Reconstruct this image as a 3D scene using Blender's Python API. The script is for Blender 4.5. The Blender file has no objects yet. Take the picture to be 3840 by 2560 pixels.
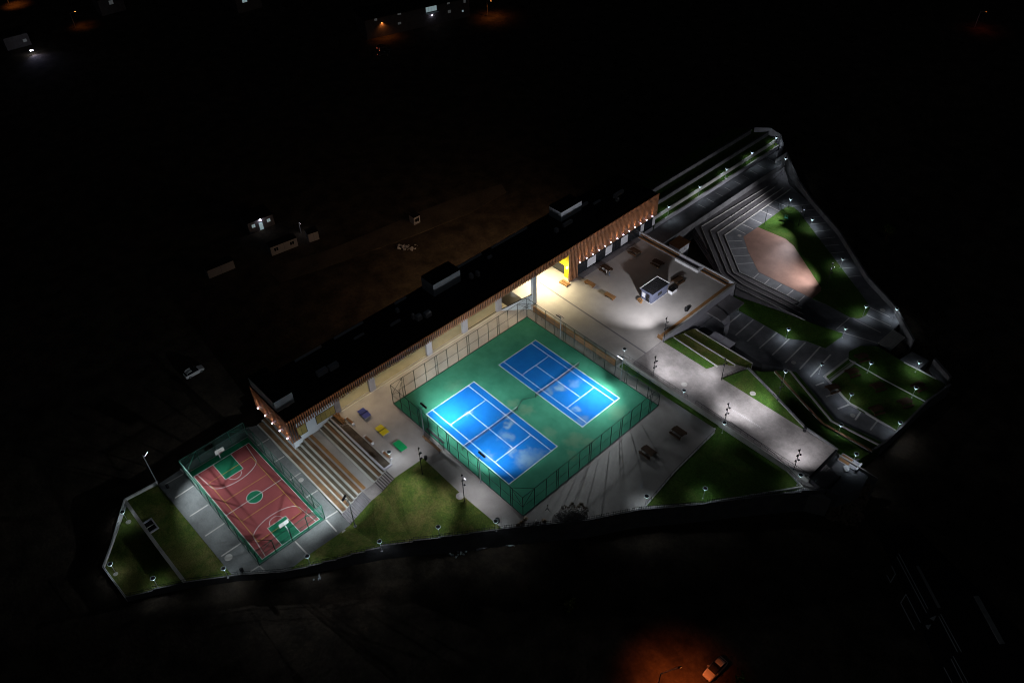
import bpy, bmesh, math, random
from mathutils import Vector, Matrix
random.seed(7)
SC = bpy.context.scene
COL = SC.collection

# ------------------------------------------------------------------ camera (aerial view, solved from the court lines)
CAM = Vector((91.58739, -59.88838, 120.25656))
RR = ((0.68706995, 0.72628599, -0.02106043), (-0.48655613, 0.48142455, 0.72903603), (-0.53962767, 0.49065167, -0.68415124))
FPX = 3066.9566
cd = bpy.data.cameras.new('camera'); cam = bpy.data.objects.new('camera', cd); COL.objects.link(cam)
cam.matrix_world = Matrix(((RR[0][0], RR[1][0], -RR[2][0], CAM.x), (RR[0][1], RR[1][1], -RR[2][1], CAM.y), (RR[0][2], RR[1][2], -RR[2][2], CAM.z), (0, 0, 0, 1)))
cd.sensor_width = 36; cd.lens = FPX / 3840 * 36; cd.clip_end = 3000; cd.clip_start = 1
SC.camera = cam
# ------------------------------------------------------------------ night sky and moonlight
wd = bpy.data.worlds.new('World'); SC.world = wd; wd.use_nodes = True
nt = wd.node_tree; bg = nt.nodes['Background']; sky = nt.nodes.new('ShaderNodeTexSky'); sky.sky_type = 'NISHITA'; sky.sun_disc = False
sky.sun_elevation = math.radians(47); sky.sun_rotation = math.radians(114)
nt.links.new(sky.outputs[0], bg.inputs[0]); bg.inputs[1].default_value = 0.0006
sl = bpy.data.lights.new('moon', 'SUN'); sl.energy = 0.013; sl.angle = math.radians(0.5); sl.color = (0.8, 0.9, 1)
so = bpy.data.objects.new('moon', sl); COL.objects.link(so); so.rotation_euler = Vector((-0.62, 0.28, -0.73)).to_track_quat('-Z', 'Y').to_euler()
SC.view_settings.view_transform = 'Standard'; SC.view_settings.look = 'None'; SC.view_settings.gamma = 1; SC.view_settings.exposure = 0
SC.view_settings.use_curve_mapping = False
SC.cycles.use_denoising = True; SC.cycles.filter_width = 1.0; SC.cycles.max_bounces = 4; SC.cycles.diffuse_bounces = 2; SC.cycles.glossy_bounces = 2; SC.cycles.light_sampling_threshold = 0.03
SC.cycles.transparent_max_bounces = 12; SC.cycles.sample_clamp_indirect = 4; SC.cycles.caustics_reflective = False; SC.cycles.caustics_refractive = False

# ------------------------------------------------------------------ survey helpers: photo point -> world point on a known level or plane
def ray(px, py):
    a, b = (px - 1920) / FPX, -(py - 1280) / FPX
    return Vector([RR[0][i] * a + RR[1][i] * b + RR[2][i] for i in range(3)])
def G(px, py, z=0.0):
    d = ray(px, py); return CAM + d * ((z - CAM.z) / d.z)
def AX(px, py, x):
    d = ray(px, py); return CAM + d * ((x - CAM.x) / d.x)
def AY(px, py, y):
    d = ray(px, py); return CAM + d * ((y - CAM.y) / d.y)
def crop(x0, y0, s): return lambda x, y: (x0 + x / s, y0 + y / s)

# ------------------------------------------------------------------ materials
def ramp2(nt, fac, c0, c1, p0=0.35, p1=0.65):
    r = nt.nodes.new('ShaderNodeValToRGB'); e = r.color_ramp.elements
    e[0].position = p0; e[0].color = (*c0, 1); e[1].position = p1; e[1].color = (*c1, 1)
    nt.links.new(fac, r.inputs[0]); return r.outputs[0]
def noise(nt, pos, scale, detail=6, rough=0.6, dist=0.0):
    n = nt.nodes.new('ShaderNodeTexNoise'); n.inputs['Scale'].default_value = scale; n.inputs['Detail'].default_value = detail
    n.inputs['Roughness'].default_value = rough; n.inputs['Distortion'].default_value = dist
    nt.links.new(pos, n.inputs['Vector']); return n.outputs['Fac']
def mixc(nt, fac, a, b, mode='MIX'):
    m = nt.nodes.new('ShaderNodeMix'); m.data_type = 'RGBA'; m.blend_type = mode
    for s, v in ((m.inputs[0], fac), (m.inputs[6], a), (m.inputs[7], b)):
        if isinstance(v, (int, float)): s.default_value = v
        elif isinstance(v, tuple): s.default_value = (*v, 1)
        else: nt.links.new(v, s)
    return m.outputs[2]
def newmat(name):
    m = bpy.data.materials.new(name); m.use_nodes = True; n = m.node_tree
    return m, n, n.nodes['Principled BSDF']
def surf(name, c, rough=0.8, var=0.25, scale=0.6, fine=9.0, bump=0.0, metal=0.0, c2=None, spec=0.3, bscale=30):
    """colour varied by two octaves of noise in world position"""
    m, n, b = newmat(name)
    pos = n.nodes.new('ShaderNodeNewGeometry').outputs['Position']
    c2 = c2 or tuple(x * (1 - var) for x in c)
    big = ramp2(n, noise(n, pos, scale), c2, c)
    f = noise(n, pos, fine, 4, 0.7)
    k = 1 - var * 0.6
    fin = ramp2(n, f, (k, k, k), (1.0, 1.0, 1.0), 0.3, 0.7)
    n.links.new(mixc(n, 1.0, big, fin, 'MULTIPLY'), b.inputs['Base Color'])
    b.inputs['Roughness'].default_value = rough; b.inputs['Metallic'].default_value = metal; b.inputs['Specular IOR Level'].default_value = spec
    if bump:
        bn = n.nodes.new('ShaderNodeBump'); bn.inputs['Strength'].default_value = bump; bn.inputs['Distance'].default_value = 0.1
        n.links.new(noise(n, pos, bscale, 3), bn.inputs['Height']); n.links.new(bn.outputs[0], b.inputs['Normal'])
    return m
def emis(name, c, s):
    m, n, b = newmat(name); b.inputs['Base Color'].default_value = (*c, 1)
    b.inputs['Emission Color'].default_value = (*c, 1); b.inputs['Emission Strength'].default_value = s; return m
def meshmat(name, c, alpha):
    """woven wire netting: mostly open, the wires green"""
    m, n, b = newmat(name); b.inputs['Base Color'].default_value = (*c, 1); b.inputs['Roughness'].default_value = 0.6
    t = n.nodes.new('ShaderNodeBsdfTransparent'); mx = n.nodes.new('ShaderNodeMixShader'); mx.inputs[0].default_value = alpha
    n.links.new(t.outputs[0], mx.inputs[1]); n.links.new(b.outputs[0], mx.inputs[2]); n.links.new(mx.outputs[0], n.nodes['Material Output'].inputs[0]); return m
def courtmat(name, c, c2, dust, blobs, wear=0.35):
    """acrylic court paint with pale dust where water has dried: each blob (x, y, radius, strength)"""
    m, n, b = newmat(name); pos = n.nodes.new('ShaderNodeNewGeometry').outputs['Position']
    base = ramp2(n, noise(n, pos, 0.22, 8, 0.65), c2, c, 0.3, 0.7)
    dn = n.nodes.new('ShaderNodeTexNoise'); dn.inputs['Scale'].default_value = 0.55; dn.inputs['Detail'].default_value = 5; n.links.new(pos, dn.inputs['Vector'])
    sb = n.nodes.new('ShaderNodeVectorMath'); sb.operation = 'SUBTRACT'; sb.inputs[1].default_value = (0.5, 0.5, 0.5); n.links.new(dn.outputs['Color'], sb.inputs[0])
    ml = n.nodes.new('ShaderNodeVectorMath'); ml.operation = 'MULTIPLY'; ml.inputs[1].default_value = (4.0, 4.0, 0); n.links.new(sb.outputs[0], ml.inputs[0])
    ad = n.nodes.new('ShaderNodeVectorMath'); ad.operation = 'ADD'; n.links.new(pos, ad.inputs[0]); n.links.new(ml.outputs[0], ad.inputs[1])
    acc = None
    for (x, y, r, s) in blobs:
        d = n.nodes.new('ShaderNodeVectorMath'); d.operation = 'DISTANCE'; d.inputs[1].default_value = (x, y, 0); n.links.new(ad.outputs[0], d.inputs[0])
        mr = n.nodes.new('ShaderNodeMapRange'); mr.interpolation_type = 'SMOOTHSTEP'; mr.inputs[1].default_value = r; mr.inputs[2].default_value = r * 0.15
        mr.inputs[3].default_value = 0; mr.inputs[4].default_value = s; n.links.new(d.outputs['Value'], mr.inputs[0])
        if acc is None: acc = mr.outputs[0]
        else:
            a = n.nodes.new('ShaderNodeMath'); a.operation = 'MAXIMUM'; n.links.new(acc, a.inputs[0]); n.links.new(mr.outputs[0], a.inputs[1]); acc = a.outputs[0]
    col = mixc(n, acc, base, dust) if acc else base
    fin = ramp2(n, noise(n, pos, 6, 5, 0.75), (1 - wear, 1 - wear, 1 - wear), (1, 1, 1), 0.25, 0.7)
    n.links.new(mixc(n, 1.0, col, fin, 'MULTIPLY'), b.inputs['Base Color']); b.inputs['Roughness'].default_value = 0.9; b.inputs['Specular IOR Level'].default_value = 0.06
    return m

M = {}
M['dirt'] = surf('dirt', (0.12, 0.094, 0.066), 0.95, 0.65, 0.25, 1.6, 1.0, bscale=1.2)
M['concrete'] = surf('concrete', (0.40, 0.385, 0.36), 0.8, 0.22, 0.25, 5, 0.1)
M['plaza'] = surf('plaza_concrete', (0.44, 0.415, 0.385), 0.72, 0.16, 0.3, 4, 0.08)
M['walk'] = surf('walkway_concrete', (0.36, 0.335, 0.32), 0.75, 0.38, 0.35, 3, 0.1)
M['asphalt'] = surf('grey_paving', (0.23, 0.24, 0.255), 0.85, 0.35, 0.35, 6, 0.15)
M['pad'] = surf('court_surround', (0.20, 0.215, 0.21), 0.85, 0.42, 0.22, 4, 0.15)
M['band'] = surf('paving_band', (0.60, 0.60, 0.58), 0.8, 0.2, 1, 8)
def turf(name, a, b, dry, wear):
    m, n, bs = newmat(name); pos = n.nodes.new('ShaderNodeNewGeometry').outputs['Position']
    base = ramp2(n, noise(n, pos, 0.9, 8, 0.75, 0.4), b, a, 0.32, 0.66)
    patch = ramp2(n, noise(n, pos, 0.14, 7, 0.7, 0.6), (0, 0, 0), (wear, wear, wear), 0.48, 0.68)
    col = mixc(n, patch, base, dry)
    tuft = ramp2(n, noise(n, pos, 3.2, 6, 0.85), (.45, .45, .45), (1.25, 1.25, 1.25), 0.3, 0.68)
    n.links.new(mixc(n, 1.0, col, tuft, 'MULTIPLY'), bs.inputs['Base Color']); bs.inputs['Roughness'].default_value = .95; bs.inputs['Specular IOR Level'].default_value = .1
    bn = n.nodes.new('ShaderNodeBump'); bn.inputs['Strength'].default_value = .9; bn.inputs['Distance'].default_value = .15
    n.links.new(noise(n, pos, 8, 5, .8), bn.inputs['Height']); n.links.new(bn.outputs[0], bs.inputs['Normal']); return m
M['grass'] = turf('grass', (.075, .155, .024), (.038, .10, .016), (.16, .16, .05), .45)
M['grassdry'] = turf('grass_dry', (.115, .155, .03), (.05, .10, .018), (.23, .19, .07), .75)
M['wallgrey'] = surf('boundary_concrete', (.22, .22, .225), .9, .35, .5, 5, .1)
M['brick'] = surf('brick_paving', (0.35, 0.205, 0.155), 0.62, 0.25, 0.4, 8, 0.1)
M['white'] = surf('white_plaster', (0.74, 0.75, 0.76), 0.8, 0.1, 0.4, 5)
M['greywall'] = surf('grey_plaster', (0.42, 0.42, 0.46), 0.85, 0.12, 0.4, 5)
M['bluegrey'] = surf('blue_grey_wall', (0.60, 0.66, 0.70), 0.8, 0.1, 0.5, 5)
M['coping'] = surf('stone_coping', (0.46, 0.45, 0.42), 0.85, 0.2, 1, 7)
M['seat'] = surf('pale_concrete_step', (0.52, 0.52, 0.48), 0.8, 0.18, 0.6, 6)
M['tread'] = surf('step_stone', (0.22, 0.21, 0.22), 0.8, 0.25, 0.8, 7)
M['roof'] = surf('roof_membrane', (0.022, 0.022, 0.024), 0.9, 0.3, 0.3, 4)
M['darkmetal'] = surf('dark_metal', (0.03, 0.032, 0.035), 0.5, 0.2, 2, 9, metal=0.3)
M['steel'] = surf('galvanised_steel', (0.45, 0.46, 0.48), 0.45, 0.15, 2, 9, metal=0.5)
M['fencegreen'] = surf('green_fence_paint', (0.012, 0.07, 0.045), 0.5, 0.2, 2, 9)
M['fencedark'] = surf('dark_fence_paint', (0.010, 0.024, 0.02), 0.5, 0.2, 2, 9)
M['net_t'] = meshmat('green_netting', (0.02, 0.12, 0.08), 0.10)
M['net_b'] = meshmat('grey_green_netting', (0.05, 0.16, 0.13), 0.17)
M['net'] = meshmat('net_cord', (0.03, 0.035, 0.04), 0.55)
M['wood'] = surf('timber', (0.36, 0.19, 0.075), 0.7, 0.3, 0.8, 7, 0.1)
M['wooddark'] = surf('brown_timber', (0.22, 0.105, 0.045), 0.7, 0.3, 0.8, 7, 0.1)
M['treadwood'] = surf('worn_tread_timber', (.26, .15, .075), .8, .45, .5, 5, .1); M['treadolive'] = surf('weathered_tread_timber', (.15, .125, .085), .85, .4, .5, 5, .1)
M['slat'] = surf('wood_slat', (0.36, 0.17, 0.085), 0.55, 0.25, 0.5, 4)
M['yellow'] = surf('yellow_paint', (0.80, 0.60, 0.02), 0.6, 0.06, 1, 6)
M['yglass'] = surf('yellowed_window', (0.33, 0.27, 0.09), 0.25, 0.25, 0.7, 3, spec=0.5)
M['darkglass'] = surf('dark_glass', (0.02, 0.023, 0.027), 0.12, 0.2, 1, 4, spec=0.6)
M['panel'] = surf('white_panel', (0.62, 0.62, 0.64), 0.6, 0.08, 1, 6)
M['porch'] = surf('polished_porch_floor', (0.34, 0.32, 0.25), 0.2, 0.15, 0.4, 4, spec=0.6)
M['cream'] = surf('cream_wall', (0.50, 0.47, 0.37), 0.7, 0.1, 0.4, 5)
M['kiosk'] = surf('kiosk_panel', (0.10, 0.112, 0.165), 0.6, 0.12, 1, 6)
M['line'] = surf('white_line_paint', (0.80, 0.82, 0.80), 0.7, 0.15, 2, 9)
M['yline'] = surf('yellow_line_paint', (0.70, 0.42, 0.08), 0.7, 0.2, 2, 9)
M['red'] = courtmat('red_court', (0.31, 0.080, 0.080), (0.24, 0.060, 0.062), (0.34, 0.15, 0.13), [(-16, -31, 3, .4), (-3, -35, 4, .35), (2, -29.2, 2, .5)], 0.22)
M['bgreen'] = courtmat('green_key', (0.016, 0.165, 0.082), (0.010, 0.12, 0.06), (0.1, 0.25, 0.17), [], 0.15)
M['tgreen'] = courtmat('green_court', (0.042, 0.190, 0.118), (0.024, 0.135, 0.082), (0.13, 0.20, 0.12),
    [(25, 16, 2.6, .5), (27, 17.5, 2.0, .45), (20, 14, 2.2, .35), (6, 11.5, 2.4, .3), (10, 13.8, 1.6, .45), (26, 27, 3, .35), (13, 15, 2.2, .5), (-2, 9, 2.5, .2), (27, 13, 1.6, .4)], 0.2)
M['tblue'] = courtmat('blue_court', (0.005, 0.105, 0.34), (0.004, 0.075, 0.265), (0.13, 0.22, 0.31),
    [(22, 6.2, 3.0, .75), (18.5, 5.4, 1.4, .75), (15.2, 7.4, 2.2, .6), (13.3, 10.0, 1.2, .85), (11.6, 10.9, 1.3, .7), (23, 8.3, 2.4, .55), (5.6, 6.3, 1.3, .5), (20.3, 7, 1.5, .6), (13.6, 23.8, 1.5, .85), (12.4, 21.8, 1.4, .55), (14.5, 27, 1.6, .4), (19.5, 21.7, 1.1, .6), (16.5, 1.8, 1.6, .35), (22.5, 21, 1.5, .4)], 0.15)
M['black'] = surf('black_plastic', (0.012, 0.012, 0.013), 0.5, 0.2, 3, 9)
M['stone'] = surf('rubble_stone', (0.33, 0.31, 0.29), 0.9, 0.35, 1.5, 8, 0.3)
M['stonebr'] = surf('brown_rock', (0.34, 0.25, 0.17), 0.95, 0.45, 0.9, 5, 0.5)
M['skin'] = surf('skin', (0.45, 0.27, 0.19), 0.6, 0.05)
M['lampglow'] = emis('lamp_glow', (0.72, 0.92, 1.0), 1.1)
M['floodglow'] = emis('flood_glow', (0.82, 0.85, 1.0), 30)
M['spotglow'] = emis('spot_glow', (0.80, 0.72, 1.0), 28)
M['upglow'] = emis('uplight_glow', (0.95, 0.75, 1.0), 18)
M['warmglow'] = emis('warm_glow', (1.0, 0.80, 0.42), 9)
M['stripglow'] = emis('led_strip', (1.0, 0.68, 0.50), 13.0)
M['sodium'] = emis('sodium_glow', (1.0, 0.35, 0.08), 8)
M['sodiumdim'] = emis('sodium_lens', (1.0, 0.30, 0.06), 2)
M['winlit'] = emis('lit_window', (0.55, 0.75, 0.80), 0.30)
M['windim'] = emis('dim_window', (0.55, 0.60, 0.62), 0.06)
M['redlamp'] = emis('tail_lamp', (1.0, 0.22, 0.12), 6)
M['hazeglow'] = emis('bulkhead_lamp', (0.85, 0.82, 1.0), 9)

# ------------------------------------------------------------------ mesh helpers
class MB:
    def __init__(s): s.v = []; s.f = []
    def quad(s, *p):
        k = len(s.v); s.v += [tuple(q) for q in p]; s.f.append(tuple(range(k, k + len(p)))); return s
    def box(s, x0, x1, y0, y1, z0, z1):
        k = len(s.v)
        s.v += [(x, y, z) for z in (z0, z1) for (x, y) in ((x0, y0), (x1, y0), (x1, y1), (x0, y1))]
        s.f += [(k + a, k + b, k + c, k + d) for a, b, c, d in ((3, 2, 1, 0), (4, 5, 6, 7), (0, 1, 5, 4), (1, 2, 6, 5), (2, 3, 7, 6), (3, 0, 4, 7))]; return s
    def bar(s, p, q, r, n=6, r2=None, flat=None):
        p, q = Vector(p), Vector(q); d = q - p
        if d.length < 1e-6: return s
        d.normalize(); u = d.cross(Vector((0, 0, 1)))
        if u.length < 1e-3: u = Vector((1, 0, 0))
        u.normalize(); w = u.cross(d); k = len(s.v); r2 = r if r2 is None else r2
        for c, rr in ((p, r), (q, r2)):
            for i in range(n):
                a = 2 * math.pi * (i + 0.5) / n; s.v.append(tuple(c + (u * math.cos(a) + w * math.sin(a) * (flat or 1)) * rr))
        for i in range(n): s.f.append((k + i, k + (i + 1) % n, k + n + (i + 1) % n, k + n + i))
        s.f.append(tuple(range(k + n - 1, k - 1, -1))); s.f.append(tuple(range(k + n, k + 2 * n))); return s
    def lathe(s, c, prof, n=12):
        k = len(s.v); c = Vector(c)
        for r, z in prof:
            for i in range(n):
                a = 2 * math.pi * i / n; s.v.append((c.x + r * math.cos(a), c.y + r * math.sin(a), c.z + z))
        m = len(prof)
        for j in range(m - 1):
            for i in range(n): s.f.append((k + j * n + i, k + j * n + (i + 1) % n, k + (j + 1) * n + (i + 1) % n, k + (j + 1) * n + i))
        s.f.append(tuple(range(k + n - 1, k - 1, -1))); s.f.append(tuple(k + (m - 1) * n + i for i in range(n))); return s
    def ring(s, c, r0, r1, h, n=16):
        k = len(s.v); c = Vector(c)
        for i in range(n):
            a = 2 * math.pi * i / n; ca, sa = math.cos(a), math.sin(a)
            s.v += [(c.x + r * ca, c.y + r * sa, c.z + z) for r, z in ((r0, 0), (r1, 0), (r1, h), (r0, h))]
        for i in range(n):
            for j in range(4): s.f.append((k + 4 * i + j, k + 4 * ((i + 1) % n) + j, k + 4 * ((i + 1) % n) + (j + 1) % 4, k + 4 * i + (j + 1) % 4))
        return s
    def prism(s, pts, zb):
        n = len(pts); k = len(s.v)
        ar = sum(pts[i][0] * pts[(i + 1) % n][1] - pts[(i + 1) % n][0] * pts[i][1] for i in range(n))
        if ar < 0: pts = pts[::-1]
        s.v += [tuple(p) for p in pts] + [(p[0], p[1], zb) for p in pts]
        s.f.append(tuple(range(k, k + n)))
        for i in range(n): s.f.append((k + i, k + n + i, k + n + (i + 1) % n, k + (i + 1) % n))
        return s
    def rock(s, c, r, sq=0.7):
        k = len(s.v); c = Vector(c); t = (1 + 5 ** 0.5) / 2
        iv = [(-1, t, 0), (1, t, 0), (-1, -t, 0), (1, -t, 0), (0, -1, t), (0, 1, t), (0, -1, -t), (0, 1, -t), (t, 0, -1), (t, 0, 1), (-t, 0, -1), (-t, 0, 1)]
        for v in iv:
            q = Vector(v).normalized() * r * random.uniform(0.65, 1.2); s.v.append((c.x + q.x, c.y + q.y, c.z + q.z * sq))
        s.f += [(k + a, k + b, k + d) for a, b, d in ((0, 11, 5), (0, 5, 1), (0, 1, 7), (0, 7, 10), (0, 10, 11), (1, 5, 9), (5, 11, 4), (11, 10, 2), (10, 7, 6), (7, 1, 8), (3, 9, 4), (3, 4, 2), (3, 2, 6), (3, 6, 8), (3, 8, 9), (4, 9, 5), (2, 4, 11), (6, 2, 10), (8, 6, 7), (9, 8, 1))]; return s
    def mesh(s, name, mat):
        me = bpy.data.meshes.new(name); me.from_pydata(s.v, [], s.f); me.materials.append(M[mat] if isinstance(mat, str) else mat); me.update(); return me
    def build(s, name, mat, parent=None, loc=None, smooth=False):
        me = s.mesh(name, mat)
        if smooth:
            for p in me.polygons: p.use_smooth = True
        return put(name, me, parent, loc)
def put(name, me, parent=None, loc=None, rz=0):
    o = bpy.data.objects.new(name, me); COL.objects.link(o)
    if parent is not None: o.parent = parent
    if loc is not None: o.location = loc
    if rz: o.rotation_euler.z = rz
    return o
def tag(o, label=None, cat=None, group=None, kind=None):
    if label: o['label'] = label
    if cat: o['category'] = cat
    if group: o['group'] = group
    if kind: o['kind'] = kind
    return o
def thing(name, label, cat, loc=(0, 0, 0), rz=0, group=None):
    o = bpy.data.objects.new(name, None); COL.objects.link(o); o.location = loc; o.rotation_euler.z = rz; o.empty_display_size = 0.2
    return tag(o, label, cat, group)
def copy_tree(o, parent=None):
    c = o.copy(); COL.objects.link(c); c.parent = parent
    for ch in list(o.children): copy_tree(ch, c)
    return c
def spot(parent, loc, target, energy, cone, color, blend=0.6, size=0.15, name='light'):
    l = bpy.data.lights.new(name, 'SPOT'); l.energy = energy; l.spot_size = math.radians(cone); l.spot_blend = blend; l.color = color; l.shadow_soft_size = size
    o = bpy.data.objects.new(name, l); COL.objects.link(o); o.location = loc
    o.rotation_euler = (Vector(target) - Vector(loc)).to_track_quat('-Z', 'Y').to_euler(); o.parent = parent; return o
def point(parent, loc, energy, color, size=0.1, name='light'):
    l = bpy.data.lights.new(name, 'POINT'); l.energy = energy; l.color = color; l.shadow_soft_size = size
    o = bpy.data.objects.new(name, l); COL.objects.link(o); o.location = loc; o.parent = parent; return o
def P3(p, z):
    if p[0] == 'w': return Vector((p[1], p[2], p[3] if len(p) > 3 else z))
    return G(p[0], p[1], p[2] if len(p) > 2 else z)
def W(x, y, *z): return ('w', x, y, *z)
def slab(name, label, pts, z, mat, zb=-6, kind='structure', parent=None, cuts=0):
    o = MB().prism([P3(p, z) for p in pts], zb).build(name, mat, parent)
    if cuts:
        bm = bmesh.new(); bm.from_mesh(o.data)
        top = [f for f in bm.faces if f.normal.z > 0.3]; bmesh.ops.triangulate(bm, faces=top)
        bmesh.ops.subdivide_edges(bm, edges=[e for e in bm.edges if all(abs(f.normal.z) > 0.3 for f in e.link_faces)], cuts=cuts, use_grid_fill=True)
        bm.to_mesh(o.data); bm.free()
    if parent is None: tag(o, label, kind=kind)
    return o
def stripes(parent, z, segs, w=0.32, mat='band', name='paving_band'):
    for a, b in segs:
        p, q = P3(a, z), P3(b, z); d = (q - p); d.z = 0; d.normalize(); s = Vector((-d.y, d.x, 0)) * w / 2
        MB().quad(p - s, q - s, q + s, p + s).build(name, mat, parent)
def line(parent, pts, w, z, mat='line', name='line'):
    m = MB()
    for a, b in zip(pts, pts[1:]):
        a, b = Vector((a[0], a[1], z)), Vector((b[0], b[1], z)); d = (b - a).normalized(); s = Vector((-d.y, d.x, 0)) * w / 2; e = d * w / 2
        m.quad(a - s - e, b - s + e, b + s + e, a + s - e)
        z += 0.0004
    return m.build(name, mat, parent)

ZG = -5.0     # ground round the site
ZP = 1.5      # upper plaza
ZB = -3.3     # basketball court
ZR = 11.2     # roof edge of the long building
# ================================================================== ground
def build_ground():
    m = MB(); xs = [-700, -450, -300] + list(range(-250, 141, 10)) + [200, 300]; ys = [-300, -200, -150] + list(range(-110, 211, 10)) + [260, 330, 450, 700]
    def h(x, y):
        if -28 < x < 75 and -66 < y < 140: return ZG
        return ZG + 0.08 * math.sin(x * 0.11 + 1.3 * math.sin(y * 0.07)) * math.sin(y * 0.09 + 0.5)
    for i, x in enumerate(xs):
        for y in ys: m.v.append((x, y, h(x, y)))
    n = len(ys)
    for i in range(len(xs) - 1):
        for j in range(n - 1): m.f.append((i * n + j, (i + 1) * n + j, (i + 1) * n + j + 1, i * n + j + 1))
    tag(m.build('ground', 'dirt', smooth=True), 'bare brown dirt ground all round the sports ground', kind='structure')
build_ground()

# ================================================================== levels of the site
PERI = [(390, 2129, -4.2), (475, 2243, -4.2), (578, 2216, -4.0), (690, 2187, -3.6), (880, 2158, -3.45), (1069, 2145, -3.35), (1157, 2127, -3.2), (1211, 2113, -2.95), (1265, 2100, -2.6), (1318, 2083, -2.3), (1372, 2070, -1.95), (1428, 2054, -1.6),
        (1550, 2033, -1.0), (1655, 2018, -.6), (1759, 2004, -.3), (1887, 1984, -.05), (2050, 1967, 0), (2206, 1951, 0), (2400, 1913, 0), (2520, 1903, 0), (2646, 1890, 0), (2820, 1868, .2), (3004, 1846, .5), (3117, 1837, .9)]
cA = crop(350, 1600, 2.24); c7 = crop(1150, 1750, 3.92); cR = crop(2350, 1150, 1.96); cN = crop(2600, 700, 2.613); cF = crop(2600, 450, 4.48); cL = crop(2950, 1250, 3.135)
# terrace at tennis level
slab('tennis_terrace', 'pale concrete terrace around the tennis court', [W(-12.4, -14.2), W(8.1, -14.1), (1587, 1717.6), (1741, 1862), (1887, 1984), (2050, 1967), (2206, 1951), (2400, 1913), (2646, 1890), (2820, 1868, 0), (3004, 1846, 0), W(66, 38.4), W(-7, 38.4), W(-12.4, 34)], -0.012, 'concrete', -5.5)
slab('basketball_terrace', 'grey paved terrace around the basketball court', [(591, 1816), (683, 1756), (750, 1705), (917, 1604), W(-24, -24.6), W(8.6, -24.8), (1265, 2005), (1158, 2079), (1075, 2143), (872, 2157)], ZB - 0.012, 'pad', -5.6)
lawnA = slab('lawn', 'green lawn sloping down from the bleacher stairs to the boundary fence', [(1587, 1717.6, 0), W(8.1, -14.05, 0), W(8.35, -17.2, -1.0), W(8.5, -19.7, -1.05), W(8.6, -24.85, -3.25), (1265, 2005, -3.28), (1158, 2079, -3.28), (1075, 2143, -3.3), (1157, 2127, -3.2), (1211, 2113, -2.95), (1318, 2083, -2.3), (1428, 2054, -1.6), (1550, 2033, -1), (1655, 2018, -.6), (1759, 2004, -.3), (1887, 1984, -.05), (1741, 1862, 0)], 0, 'grassdry', -5.4, cuts=2)
slab('lawn', 'dark lawn strip beside the outer side of the basketball court paving', [(618, 1819), (872, 2157), (690, 2187), (470.5, 1879), (591, 1818)], -3.42, 'grassdry', -5.7)
slab('lawn', 'triangular lawn at the tip of the site behind a low wall', [(470.5, 1879), (421, 2046), (390, 2129), (475, 2243), (578, 2216), (700, 2187)], -4.2, 'grassdry', -5.8)
# upper plaza and walkway
slab('plaza', 'light concrete upper plaza in front of the long building', [W(-20, 36.6), W(17.3, 36.6), W(17.3, 38.4), W(20.05, 38.4), W(20.05, 73.4), W(-7.6, 73.4), W(-7.6, 50), W(-20, 50)], ZP, 'plaza', -5.3)
walk = slab('walkway', 'broad mottled concrete walkway running down from the plaza', [W(20.05, 38.4), W(61.3, 38.4), W(61.3, 47.7), W(20.05, 47.9)], ZP - 0.006, 'walk', -5.2)
line(walk, [(20.1, 39), (20.1, 47.8)], 0.10, ZP + 0.001, 'tread', 'joint')
cv = crop(2350, 1150, 1.96)
line(walk, [G(*cv(755, 738), ZP)[:2], G(*cv(990, 885), ZP)[:2]], 0.05, ZP + 0.003, 'band', 'mark'); line(walk, [G(*cv(765, 752), ZP)[:2], G(*cv(985, 890), ZP)[:2]], 0.04, ZP + 0.003, 'band', 'mark')
# lower right triangle lawn, path kerb
slab('lawn', 'dark triangular lawn below the walkway railing', [(2420, 1895), (2530, 1768), (2680, 1622), (2684, 1598), (2655, 1555), (2545, 1480), (2565, 1470), (2735, 1590), (2905, 1712), (3010, 1820), (2990, 1836), (2660, 1880)], 0.10, 'grass', -5.1)
slab('lawn', 'narrow planted strip under the walkway railing beside the tennis fence', [W(18, 36.9), W(42, 37.3), W(42, 38.35), W(18, 38.35)], 0.35, 'grass', -5.05)
# terraced lawns right of the walkway
slab('lawn', 'bright green lawn strip against the walkway', [W(20.3, 47.95), W(31.7, 47.9), (2679, 1370), (2524, 1264)], ZP - 0.05, 'grass', -5.15)
slab('lawn', 'middle terrace lawn beside the plaza wall', [(2518, 1260), (2690, 1372), (2757, 1369), (2565, 1250)], 0.7, 'grassdry', -5.25)
slab('lawn', 'lowest terrace lawn beside the plaza wall', [(2548, 1246), (2750, 1372), (2822, 1363), (2606.5, 1232)], 0.0, 'grassdry', -5.35)
slab('path', 'pale ramp path between the two green lawns', [(2650, 1383, ZP - .02), (2700, 1418, ZP - .02), (2806, 1380, 0.4), (2760, 1366, .4), (2679, 1370, 1.2)], 1.4, 'walk', -5.28)
slab('lawn', 'long triangular lawn along the walkway', [(2704, 1421), (2804, 1383), (3018, 1607), (2995, 1602)], ZP - 0.03, 'grass', -5.12)
ZL = -2.6
lower = slab('path', 'dark paved lower path with pale bands around the brick plaza', [W(2, 125), (3036, 761), (3143, 883), (3250, 1056), (3346, 1159), (3373, 1213), (3300, 1290), (3180, 1345), (3090, 1415), (3187, 1515), (3360, 1619), (3314, 1662), (3135, 1580), (2985, 1397), (2930, 1380), (2860, 1365), W(21.2, 62), W(20.5, 60), W(20.5, 80), W(2, 92)], ZL, 'asphalt', -5.5)
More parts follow.
